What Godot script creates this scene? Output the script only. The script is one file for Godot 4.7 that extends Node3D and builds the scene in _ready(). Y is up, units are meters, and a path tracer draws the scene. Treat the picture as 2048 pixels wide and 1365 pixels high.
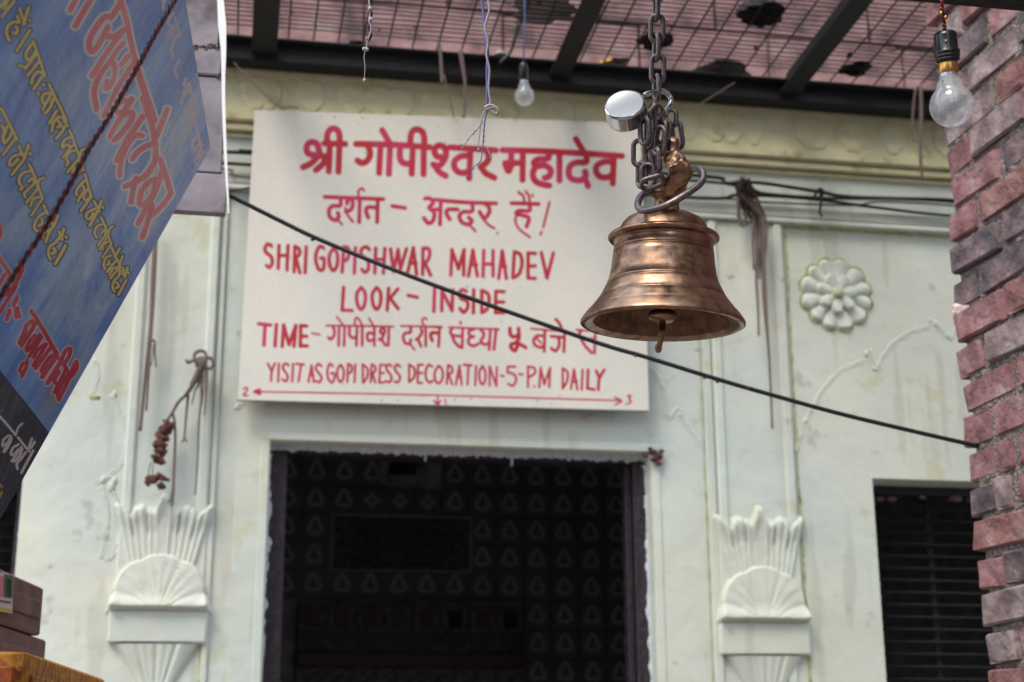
extends Node3D
# A temple doorway with a painted sign, seen from the lane: a bronze bell on a chain hangs in front of it.

const F := 3000.0                      # focal length in pixels of the 2048 x 1365 photograph
const EYE := Vector3(0, 1.5, 4.7)
var cam_basis: Basis
var rng := RandomNumberGenerator.new()
var taken := {}
var M := {}

# ---------- pixel -> place (a pixel gives a direction; the plane or thing it touches gives the distance)
func ray(px: float, py: float) -> Vector3:
	return cam_basis * Vector3((px - 1024.0) / F, -(py - 682.5) / F, -1.0)
func wz(px: float, py: float, z := 0.0) -> Vector3:
	var d := ray(px, py)
	return EYE + d * ((z - EYE.z) / d.z)
func dp(px: float, py: float, t: float) -> Vector3:
	return EYE + ray(px, py) * t
func seen(p: Vector3) -> Vector2:
	var c := cam_basis.transposed() * (p - EYE)
	return Vector2(1024.0 + F * c.x / -c.z, 682.5 - F * c.y / -c.z)
func onplane(px: float, py: float, p: Vector3, n: Vector3) -> Vector3:
	var d := ray(px, py)
	return EYE + d * ((p - EYE).dot(n) / d.dot(n))

# ---------- scene tree helpers
func numbered(called: String) -> String:
	var n: int = taken.get(called, 0)
	taken[called] = n + 1
	return called if n == 0 else "%s_%03d" % [called, n]
func origin_of(n: Node) -> Vector3:
	var p := Vector3.ZERO
	while n != self:
		p += (n as Node3D).position
		n = n.get_parent()
	return p
func tag(o: Node, label: String, category: String, group := "", kind := "") -> void:
	if label: o.set_meta("label", label)
	if category: o.set_meta("category", category)
	if group: o.set_meta("group", group)
	if kind: o.set_meta("kind", kind)
func thing(called: String, label: String, category: String, at := Vector3.ZERO, group := "") -> Node3D:
	var o := Node3D.new()
	o.name = numbered(called)
	add_child(o)
	o.position = at
	tag(o, label, category, group)
	return o
func put(called: String, mesh: Mesh, mat: Material, parent: Node = self) -> MeshInstance3D:
	var o := MeshInstance3D.new()
	o.name = numbered(called) if parent == self else called
	o.mesh = mesh
	o.material_override = mat
	parent.add_child(o, true)
	o.position = -origin_of(parent) if parent != self else Vector3.ZERO
	return o
func part(called: String, st: SurfaceTool, mat: Material, parent: Node = self) -> MeshInstance3D:
	st.generate_normals()
	return put(called, st.commit(), mat, parent)
func structure(called: String, st: SurfaceTool, mat: Material, parent: Node = self) -> MeshInstance3D:
	var o := part(called, st, mat, parent)
	if parent == self: o.set_meta("kind", "structure")
	return o

# ---------- mesh helpers (corners given counter-clockwise as seen from outside)
func mb(flat := false) -> SurfaceTool:
	var st := SurfaceTool.new()
	st.begin(Mesh.PRIMITIVE_TRIANGLES)
	st.set_smooth_group(-1 if flat else 0)
	return st
func tri(st: SurfaceTool, a: Vector3, b: Vector3, c: Vector3) -> void:
	st.add_vertex(a); st.add_vertex(c); st.add_vertex(b)
func quad(st: SurfaceTool, a: Vector3, b: Vector3, c: Vector3, d: Vector3) -> void:
	tri(st, a, b, c); tri(st, a, c, d)
func quv(st: SurfaceTool, p: Array, uv: Array) -> void:
	for i in [0, 2, 1, 0, 3, 2]:
		st.set_uv(uv[i]); st.add_vertex(p[i])
func box(st: SurfaceTool, lo: Vector3, hi: Vector3, bev := 0.002, xf := Transform3D.IDENTITY, jit := 0.0) -> void:
	# a chamfered box: every corner gives three points, one for each face that meets there
	st.set_smooth_group(-1)
	var P := {}
	for i in 8:
		for ax in 3:
			var q := Vector3.ZERO
			for k in 3:
				var up := (i >> k) & 1
				var v: float = hi[k] if up else lo[k]
				if k != ax: v += -bev if up else bev
				q[k] = v
			if jit > 0.0: q += Vector3(rng.randf_range(-jit, jit), rng.randf_range(-jit, jit), rng.randf_range(-jit, jit))
			P[i * 3 + ax] = xf * q
	for ax in 3:
		var u := (ax + 1) % 3
		var v := (ax + 2) % 3
		for side in 2:
			var b := side << ax
			var c := [b, b | (1 << u), b | (1 << u) | (1 << v), b | (1 << v)]
			if side == 0: c.reverse()
			quad(st, P[c[0] * 3 + ax], P[c[1] * 3 + ax], P[c[2] * 3 + ax], P[c[3] * 3 + ax])
	if bev <= 0.0: return
	for ax in 3:
		var u := (ax + 1) % 3
		var v := (ax + 2) % 3
		for su in 2:
			for sv in 2:
				var a := (su << u) | (sv << v)
				var b := a | (1 << ax)
				if su == sv: quad(st, P[a * 3 + u], P[a * 3 + v], P[b * 3 + v], P[b * 3 + u])
				else: quad(st, P[a * 3 + u], P[b * 3 + u], P[b * 3 + v], P[a * 3 + v])
	for i in 8:
		var odd := ((i & 1) + ((i >> 1) & 1) + ((i >> 2) & 1)) % 2
		if odd == 1: tri(st, P[i * 3], P[i * 3 + 1], P[i * 3 + 2])
		else: tri(st, P[i * 3], P[i * 3 + 2], P[i * 3 + 1])
func smooth(pts: Array, n := 4, closed := false) -> Array:
	if pts.size() < 3: return pts
	var out := []
	var c := pts.size()
	for i in (c if closed else c - 1):
		var p0 = pts[(i - 1 + c) % c] if closed else pts[maxi(i - 1, 0)]
		var p1 = pts[i]
		var p2 = pts[(i + 1) % c]
		var p3 = pts[(i + 2) % c] if closed else pts[mini(i + 2, c - 1)]
		for k in n:
			var t := float(k) / n
			out.append(p1 * 1.0 + (p2 - p0) * (0.5 * t) + (p0 * 2.0 - p1 * 5.0 + p2 * 4.0 - p3) * (0.5 * t * t) + (p1 * 3.0 - p0 - p2 * 3.0 + p3) * (0.5 * t * t * t))
	if not closed: out.append(pts[c - 1])
	return out
func tube(st: SurfaceTool, pts: Array, r0: float, r1 := -1.0, sides := 8, closed := false) -> void:
	st.set_smooth_group(0)
	if r1 < 0.0: r1 = r0
	var n := pts.size()
	var rings := []
	var up := Vector3.UP
	for i in n:
		var a: Vector3 = pts[(i - 1 + n) % n] if closed else pts[maxi(i - 1, 0)]
		var b: Vector3 = pts[(i + 1) % n] if closed else pts[mini(i + 1, n - 1)]
		var t := (b - a).normalized()
		if i == 0 and absf(t.dot(up)) > 0.9: up = Vector3.RIGHT
		var s := t.cross(up).normalized()
		up = s.cross(t).normalized()
		var r := lerpf(r0, r1, float(i) / maxf(1, n - 1))
		var ring := []
		for k in sides:
			var an := TAU * k / sides
			ring.append((pts[i] as Vector3) + (s * cos(an) + up * sin(an)) * r)
		rings.append(ring)
	for i in (n if closed else n - 1):
		var A: Array = rings[i]
		var B: Array = rings[(i + 1) % n]
		for k in sides:
			var k2 := (k + 1) % sides
			quad(st, A[k], A[k2], B[k2], B[k])
	if not closed:
		for k in range(1, sides - 1):
			tri(st, rings[0][0], rings[0][k + 1], rings[0][k])
			tri(st, rings[n - 1][0], rings[n - 1][k], rings[n - 1][k + 1])
func lathe(st: SurfaceTool, prof: Array, seg := 48, xf := Transform3D.IDENTITY) -> void:
	# prof: Vector2(radius, height) from the bottom up on the outside
	st.set_smooth_group(0)
	for i in prof.size() - 1:
		for k in seg:
			var a := TAU * k / seg
			var b := TAU * (k + 1) / seg
			var p: Vector2 = prof[i]
			var q: Vector2 = prof[i + 1]
			var v := [xf * Vector3(p.x * cos(a), p.y, -p.x * sin(a)), xf * Vector3(p.x * cos(b), p.y, -p.x * sin(b)), xf * Vector3(q.x * cos(b), q.y, -q.x * sin(b)), xf * Vector3(q.x * cos(a), q.y, -q.x * sin(a))]
			if p.x > 1e-6: tri(st, v[0], v[1], v[2])
			if q.x > 1e-6: tri(st, v[0], v[2], v[3])
func ball(st: SurfaceTool, c: Vector3, r: float, sq := Vector3.ONE, seg := 10) -> void:
	var prof := []
	for i in seg / 2 + 1:
		var a := -PI / 2 + PI * i / (seg / 2)
		prof.append(Vector2(cos(a) * r, sin(a) * r))
	lathe(st, prof, seg, Transform3D(Basis.from_scale(sq), c))
func extrude(st: SurfaceTool, poly: Array, z0: float, z1: float) -> void:
	# a polygon in x, y pulled from z0 (back) to z1 (front)
	st.set_smooth_group(-1)
	var pk := PackedVector2Array(poly)
	if Geometry2D.is_polygon_clockwise(pk): pk.reverse()
	var t := Geometry2D.triangulate_polygon(pk)
	for i in range(0, t.size(), 3):
		var a := pk[t[i]]
		var b := pk[t[i + 1]]
		var c := pk[t[i + 2]]
		if (b - a).cross(c - a) < 0.0:
			var s := b
			b = c
			c = s
		tri(st, Vector3(a.x, a.y, z1), Vector3(b.x, b.y, z1), Vector3(c.x, c.y, z1))
		tri(st, Vector3(a.x, a.y, z0), Vector3(c.x, c.y, z0), Vector3(b.x, b.y, z0))
	for i in pk.size():
		var a := pk[i]
		var b := pk[(i + 1) % pk.size()]
		quad(st, Vector3(a.x, a.y, z0), Vector3(b.x, b.y, z0), Vector3(b.x, b.y, z1), Vector3(a.x, a.y, z1))
func relief(st: SurfaceTool, lo: Vector2, hi: Vector2, nx: int, ny: int, z: float, h: Callable) -> void:
	# carved relief: h(u, v) in metres above the wall, u and v from 0 to 1; nothing where it is not above
	st.set_smooth_group(0)
	var H := PackedFloat32Array()
	for j in ny + 1:
		for i in nx + 1:
			H.append(h.call(float(i) / nx, float(j) / ny))
	for j in ny:
		for i in nx:
			var k := [j * (nx + 1) + i, j * (nx + 1) + i + 1, (j + 1) * (nx + 1) + i + 1, (j + 1) * (nx + 1) + i]
			if maxf(maxf(H[k[0]], H[k[1]]), maxf(H[k[2]], H[k[3]])) <= 0.0: continue
			var p := []
			for q in 4:
				var ii: int = i + (1 if q == 1 or q == 2 else 0)
				var jj: int = j + (1 if q >= 2 else 0)
				p.append(Vector3(lerpf(lo.x, hi.x, float(ii) / nx), lerpf(lo.y, hi.y, float(jj) / ny), z + maxf(H[k[q]], -0.004)))
			quad(st, p[0], p[1], p[2], p[3])
func nets(st: SurfaceTool, lo: Vector3, hi: Vector3, cell: float, sdf: Callable, xf := Transform3D.IDENTITY) -> void:
	# surface nets of a signed distance
	st.set_smooth_group(0)
	var n := Vector3i(((hi - lo) / cell).ceil()) + Vector3i.ONE
	var D := PackedFloat32Array()
	D.resize(n.x * n.y * n.z)
	for k in n.z:
		for j in n.y:
			for i in n.x:
				D[i + n.x * (j + n.y * k)] = sdf.call(lo + Vector3(i, j, k) * cell)
	var V := {}
	for k in n.z - 1:
		for j in n.y - 1:
			for i in n.x - 1:
				var s := Vector3.ZERO
				var c := 0
				for ax in 3:
					for e in 4:
						var o := Vector3i(i, j, k)
						o[(ax + 1) % 3] += e & 1
						o[(ax + 2) % 3] += e >> 1
						var o2 := o
						o2[ax] += 1
						var a := D[o.x + n.x * (o.y + n.y * o.z)]
						var b := D[o2.x + n.x * (o2.y + n.y * o2.z)]
						if (a < 0.0) != (b < 0.0):
							s += Vector3(o) + (Vector3(o2) - Vector3(o)) * (a / (a - b))
							c += 1
				if c: V[Vector3i(i, j, k)] = xf * (lo + s / c * cell)
	for key in V:
		var o: Vector3i = key
		for ax in 3:
			var u := (ax + 1) % 3
			var v := (ax + 2) % 3
			if o[u] == 0 or o[v] == 0: continue
			var o2 := o
			o2[ax] += 1
			var a := D[o.x + n.x * (o.y + n.y * o.z)]
			var b := D[o2.x + n.x * (o2.y + n.y * o2.z)]
			if (a < 0.0) == (b < 0.0): continue
			var du := Vector3i.ZERO
			du[u] = 1
			var dv := Vector3i.ZERO
			dv[v] = 1
			var q := [V.get(o - du - dv), V.get(o - dv), V.get(o), V.get(o - du)]
			if q.has(null): continue
			if a < 0.0: quad(st, q[0], q[1], q[2], q[3])
			else: quad(st, q[3], q[2], q[1], q[0])

# ---------- materials
func noise(freq: float, sd: int, oct := 4, ty := FastNoiseLite.TYPE_SIMPLEX_SMOOTH) -> FastNoiseLite:
	var n := FastNoiseLite.new()
	n.noise_type = ty
	n.frequency = freq
	n.seed = sd
	n.fractal_octaves = oct
	n.fractal_gain = 0.55
	return n
func ntex(freq: float, sd: int, cols: Array, offs: Array, size := 512, oct := 5, ty := FastNoiseLite.TYPE_SIMPLEX_SMOOTH) -> NoiseTexture2D:
	var t := NoiseTexture2D.new()
	t.width = size
	t.height = size
	t.seamless = true
	t.seamless_blend_skirt = 0.3
	t.noise = noise(freq, sd, oct, ty)
	var g := Gradient.new()
	g.colors = PackedColorArray(cols)
	g.offsets = PackedFloat32Array(offs)
	t.color_ramp = g
	return t
func grey(freq: float, sd: int, a := 0.0, b := 1.0, size := 512, oct := 5) -> NoiseTexture2D:
	return ntex(freq, sd, [Color(a, a, a), Color(b, b, b)], [0.25, 0.75], size, oct)
func mat(called: String, c: Color, rough := 0.8, metal := 0.0) -> StandardMaterial3D:
	var m := StandardMaterial3D.new()
	m.resource_name = called
	m.albedo_color = c
	m.roughness = rough
	m.metallic = metal
	M[called] = m
	return m
func grain(m: StandardMaterial3D, albedo: Texture2D, scale: float, bump: Texture2D = null, cm := 0.1, world := true) -> StandardMaterial3D:
	m.albedo_texture = albedo
	m.uv1_triplanar = true
	m.uv1_world_triplanar = world
	m.uv1_scale = Vector3.ONE * scale
	if bump:
		m.heightmap_enabled = true
		m.heightmap_texture = bump
		m.heightmap_scale = cm
	return m
func plaster() -> ImageTexture:
	# lime wash 3.4 m across: soft patches, run-down streaks, rubbed spots, hairline cracks
	var n := 1024
	var im := Image.create(n, n, false, Image.FORMAT_RGB8)
	var big := noise(0.0045, 101, 4)
	var run := noise(0.03, 102, 3)
	var spot := noise(0.022, 103, 4)
	var crack := noise(0.006, 104, 2, FastNoiseLite.TYPE_CELLULAR)
	crack.cellular_return_type = FastNoiseLite.RETURN_DISTANCE2_SUB
	crack.domain_warp_enabled = true
	crack.domain_warp_amplitude = 28.0
	crack.domain_warp_frequency = 0.02
	var tint := noise(0.003, 105, 3)
	for y in n:
		for x in n:
			var c := Color(0.822, 0.834, 0.775).lerp(Color(0.800, 0.832, 0.803), clampf(0.5 + 1.4 * tint.get_noise_2d(x, y), 0, 1))
			c = c.lerp(Color(0.845, 0.842, 0.785), clampf(big.get_noise_2d(x, y) * 1.6, 0, 0.7))
			var r := run.get_noise_2d(x * 1.0, y * 0.07) + 0.6 * big.get_noise_2d(x + 400, y)
			c = c.lerp(Color(0.62, 0.61, 0.53), clampf((r - 0.38) * 1.1, 0, 0.22))
			var s := spot.get_noise_2d(x, y) + 0.5 * big.get_noise_2d(x, y + 600)
			c = c.lerp(Color(0.56, 0.51, 0.50), clampf((s - 0.60) * 2.0, 0, 0.30))
			c = c.lerp(Color(0.76, 0.75, 0.60), clampf((-s - 0.42) * 2.0, 0, 0.45))
			if big.get_noise_2d(x + 200, y + 90) > 0.10 and crack.get_noise_2d(x, y) < -0.985: c = c.lerp(Color(0.50, 0.46, 0.42), 0.55)
			im.set_pixel(x, y, c)
	return ImageTexture.create_from_image(im)
func materials() -> void:
	var fine := grey(0.03, 5, 0.0, 1.0, 512, 6)
	var W := Color(1, 1, 1)
	var m := mat("mint_limewash", W, 0.85)
	grain(m, plaster(), 0.29, null)
	m.heightmap_enabled = true
	m.heightmap_texture = grey(0.012, 6, 0.0, 1.0, 1024, 7)
	m.heightmap_scale = 0.3
	m = mat("ochre_limewash", W, 0.88)
	grain(m, ntex(0.008, 12, [Color(0.62, 0.56, 0.44), Color(0.82, 0.79, 0.63), Color(0.85, 0.82, 0.66), Color(0.82, 0.82, 0.70)], [0.0, 0.3, 0.6, 1.0], 512, 6), 1.3, fine, 0.15)
	m = mat("old_ochre_edge", W, 0.9)
	grain(m, ntex(0.012, 13, [Color(0.50, 0.46, 0.28), Color(0.70, 0.70, 0.52), Color(0.78, 0.81, 0.74)], [0.15, 0.5, 0.8], 512, 5), 3.0)
	m = mat("pink_sandstone", W, 0.9)
	grain(m, ntex(0.01, 14, [Color(0.28, 0.23, 0.24), Color(0.47, 0.35, 0.35), Color(0.54, 0.41, 0.41), Color(0.56, 0.50, 0.50)], [0.1, 0.4, 0.65, 0.95], 512, 5), 0.9, fine, 0.2)
	m = mat("mortar", W, 0.95)
	grain(m, ntex(0.03, 15, [Color(0.36, 0.33, 0.32), Color(0.52, 0.48, 0.46), Color(0.62, 0.58, 0.56)], [0.2, 0.5, 0.85]), 4.0, grey(0.05, 16, 0, 1, 512, 6), 0.7)
	var bc := [[Color(0.35, 0.24, 0.25), Color(0.49, 0.34, 0.35), Color(0.55, 0.41, 0.42)], [Color(0.37, 0.25, 0.24), Color(0.50, 0.35, 0.34), Color(0.55, 0.41, 0.40)], [Color(0.23, 0.21, 0.23), Color(0.35, 0.31, 0.33), Color(0.46, 0.38, 0.39)], [Color(0.35, 0.30, 0.31), Color(0.46, 0.39, 0.39), Color(0.55, 0.49, 0.50)], [Color(0.35, 0.23, 0.23), Color(0.46, 0.31, 0.32), Color(0.52, 0.38, 0.39)]]
	for i in 5:
		m = mat("brick_%d" % i, W, 0.92)
		grain(m, ntex(0.006, 20 + i, [bc[i][0], bc[i][1], bc[i][2], Color(0.60, 0.55, 0.54)], [0.1, 0.40, 0.68, 1.0]), 3.0, grey(0.012, 30 + i, 0, 1, 512, 5), 0.35)
	m = mat("pale_brick", W, 0.9)
	grain(m, ntex(0.02, 27, [Color(0.66, 0.52, 0.50), Color(0.84, 0.76, 0.74), Color(0.88, 0.83, 0.82)], [0.15, 0.5, 0.8]), 4.0, fine, 0.3)
	m = mat("bronze", W, 0.34, 1.0)
	grain(m, ntex(0.02, 40, [Color(0.355, 0.28, 0.245), Color(0.525, 0.42, 0.355), Color(0.645, 0.515, 0.42), Color(0.72, 0.595, 0.495)], [0.1, 0.36, 0.6, 0.95], 512, 6), 4.5, grey(0.03, 41), 0.012)
	m.roughness = 1.0
	m.roughness_texture = ntex(0.015, 42, [Color(0.22, 0.22, 0.22), Color(0.34, 0.34, 0.34), Color(0.55, 0.55, 0.55)], [0.2, 0.55, 0.9])
	var rough := m.duplicate() as StandardMaterial3D
	rough.resource_name = "bronze_as_cast"
	rough.roughness_texture = null
	rough.roughness = 0.8
	M["bronze_as_cast"] = rough
	m = mat("chain_steel", W, 0.42, 0.9)
	grain(m, ntex(0.03, 43, [Color(0.38, 0.33, 0.32), Color(0.47, 0.43, 0.43), Color(0.55, 0.52, 0.53)], [0.2, 0.5, 0.8]), 8.0, grey(0.03, 44), 0.01)
	mat("chrome", Color(0.80, 0.81, 0.82), 0.16, 1.0)
	mat("chrome_brushed", Color(0.84, 0.85, 0.86), 0.3, 1.0)
	mat("black_cable", Color(0.055, 0.06, 0.065), 0.42)
	mat("black_bakelite", Color(0.05, 0.05, 0.065), 0.28)
	mat("red_wire", Color(0.50, 0.05, 0.09), 0.3)
	mat("black_wire", Color(0.09, 0.04, 0.05), 0.3)
	mat("brass", Color(0.80, 0.60, 0.34), 0.32, 1.0)
	mat("bulb_cap", Color(0.72, 0.72, 0.74), 0.4, 1.0)
	mat("filament", Color(0.55, 0.53, 0.52), 0.4, 0.8)
	m = mat("bulb_glass", Color(0.95, 0.98, 1.0, 0.17), 0.03)
	m.transparency = BaseMaterial3D.TRANSPARENCY_ALPHA
	m = mat("stem_glass", Color(0.9, 0.93, 0.97, 0.35), 0.08)
	m.transparency = BaseMaterial3D.TRANSPARENCY_ALPHA
	m = mat("black_iron", W, 0.75, 0.0)
	grain(m, ntex(0.02, 45, [Color(0.035, 0.04, 0.055), Color(0.06, 0.06, 0.08), Color(0.13, 0.10, 0.10)], [0.2, 0.6, 1.0]), 3.0, fine, 0.08)
	mat("wire_mesh", Color(0.09, 0.08, 0.09), 0.7)
	mat("window_iron", Color(0.028, 0.026, 0.036), 0.8)
	m = mat("purple_wood", W, 0.55)
	grain(m, ntex(0.02, 46, [Color(0.09, 0.065, 0.085), Color(0.18, 0.13, 0.17), Color(0.27, 0.20, 0.26)], [0.2, 0.6, 0.95]), 3.0, fine, 0.1)
	m = mat("flaking_white", W, 0.85)
	grain(m, ntex(0.03, 47, [Color(0.62, 0.62, 0.70), Color(0.80, 0.82, 0.86), Color(0.86, 0.87, 0.86)], [0.1, 0.5, 0.8]), 5.0, fine, 0.1)
	m = mat("grey_stone", W, 0.85)
	grain(m, ntex(0.006, 48, [Color(0.34, 0.30, 0.31), Color(0.48, 0.46, 0.49), Color(0.55, 0.52, 0.55)], [0.1, 0.4, 0.85], 512, 5), 2.0, fine, 0.06)
	m = mat("dirty_joint", W, 0.95)
	grain(m, ntex(0.03, 49, [Color(0.20, 0.16, 0.15), Color(0.38, 0.31, 0.29)], [0.3, 0.7]), 6.0)
	m = mat("shrine_stone", W, 0.8)
	grain(m, ntex(0.02, 57, [Color(0.24, 0.23, 0.24), Color(0.36, 0.35, 0.36)], [0.3, 0.7]), 2.0)
	mat("plain_white", Color(0.90, 0.90, 0.90), 0.45)
	m = mat("dark_plaster", W, 0.9)
	grain(m, ntex(0.02, 50, [Color(0.52, 0.51, 0.52), Color(0.62, 0.61, 0.62)], [0.3, 0.7]), 1.0)
	m = mat("brown_board", W, 0.6)
	grain(m, ntex(0.01, 51, [Color(0.34, 0.23, 0.20), Color(0.42, 0.29, 0.26), Color(0.47, 0.34, 0.31)], [0.15, 0.5, 0.9], 512, 3), 1.5, fine, 0.04)
	m = mat("yellow_paint", W, 0.6)
	grain(m, ntex(0.02, 52, [Color(0.38, 0.18, 0.05), Color(0.68, 0.42, 0.08), Color(0.78, 0.56, 0.18)], [0.1, 0.45, 0.8]), 3.0, fine, 0.1)
	m = mat("orange_paint", W, 0.55)
	grain(m, ntex(0.02, 53, [Color(0.42, 0.18, 0.04), Color(0.66, 0.32, 0.05)], [0.2, 0.7]), 3.0)
	m = mat("brown_twine", W, 0.95)
	grain(m, ntex(0.05, 54, [Color(0.34, 0.28, 0.26), Color(0.52, 0.45, 0.43)], [0.3, 0.7]), 10.0)
	mat("dark_thread", Color(0.15, 0.11, 0.11), 0.95)
	mat("pale_thread", Color(0.66, 0.62, 0.64), 0.8)
	mat("blue_thread", Color(0.36, 0.42, 0.66), 0.75)
	m = mat("dried_flower", W, 0.95)
	grain(m, ntex(0.05, 55, [Color(0.20, 0.12, 0.11), Color(0.38, 0.23, 0.19), Color(0.54, 0.38, 0.36)], [0.2, 0.5, 0.85]), 12.0)
	mat("dark_rag", Color(0.10, 0.085, 0.10), 0.95)
	mat("grey_rag", Color(0.56, 0.53, 0.55), 0.95)
	mat("yellow_rag", Color(0.66, 0.52, 0.10), 0.9)
	m = mat("lane_stone", W, 0.9)
	grain(m, ntex(0.01, 56, [Color(0.30, 0.28, 0.27), Color(0.46, 0.43, 0.41), Color(0.54, 0.51, 0.49)], [0.2, 0.5, 0.9]), 0.7, fine, 0.3)
	m = mat("red_shelf", Color(0.22, 0.12, 0.11), 0.6)

func _ready() -> void:
	rng.seed = 7
	cam_basis = Basis(Vector3.UP, deg_to_rad(-10.62)) * Basis(Vector3.RIGHT, deg_to_rad(15.57)) * Basis(Vector3.BACK, deg_to_rad(-0.296))
	var cam := Camera3D.new()
	cam.name = "camera"
	cam.far = 200.0
	cam.near = 0.05
	var lens := CameraAttributesPhysical.new()
	lens.frustum_focal_length = 12.0 * F / 682.5
	lens.frustum_focus_distance = 2.12
	lens.exposure_aperture = 6.3
	cam.attributes = lens
	add_child(cam)
	cam.fov = rad_to_deg(2.0 * atan(682.5 / F))
	cam.transform = Transform3D(cam_basis, EYE)
	var env := Environment.new()
	env.background_mode = Environment.BG_SKY
	var sm := ProceduralSkyMaterial.new()
	sm.sky_top_color = Color(0.75, 0.81, 0.89)
	sm.sky_horizon_color = Color(0.88, 0.88, 0.88)
	sm.sky_curve = 0.2
	sm.ground_bottom_color = Color(0.30, 0.29, 0.28)
	sm.ground_horizon_color = Color(0.70, 0.70, 0.70)
	sm.sun_angle_max = 0.0
	env.sky = Sky.new()
	env.sky.sky_material = sm
	env.background_energy_multiplier = 1.0
	env.tonemap_mode = Environment.TONE_MAPPER_LINEAR
	env.tonemap_exposure = 3.35
	env.sdfgi_enabled = true
	env.ssao_enabled = true
	env.ssil_enabled = true
	var we := WorldEnvironment.new()
	we.name = "world"
	we.environment = env
	add_child(we)
	var sun := DirectionalLight3D.new()
	sun.name = "sun"
	sun.light_energy = 0.35
	sun.light_color = Color(1.0, 0.965, 0.91)
	sun.light_angular_distance = 24.0
	sun.shadow_enabled = true
	add_child(sun)
	sun.look_at_from_position(Vector3.ZERO, Vector3(0.5, -1.0, -0.6))
	materials()
	ground()
	temple()
	roof_grille()
	opposite_house()
	sign_board()
	left_pier()
	banner()
	brick_pier()
	overhead_beam()
	bell()
	near_bulb()
	far_bulb()
	cabinets()
	cables()
	strings_and_garlands()

func ground() -> void:
	var st := mb(true)
	quad(st, Vector3(-60, 0, 60), Vector3(60, 0, 60), Vector3(60, 0, -60), Vector3(-60, 0, -60))
	structure("ground", st, M.lane_stone)

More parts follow.
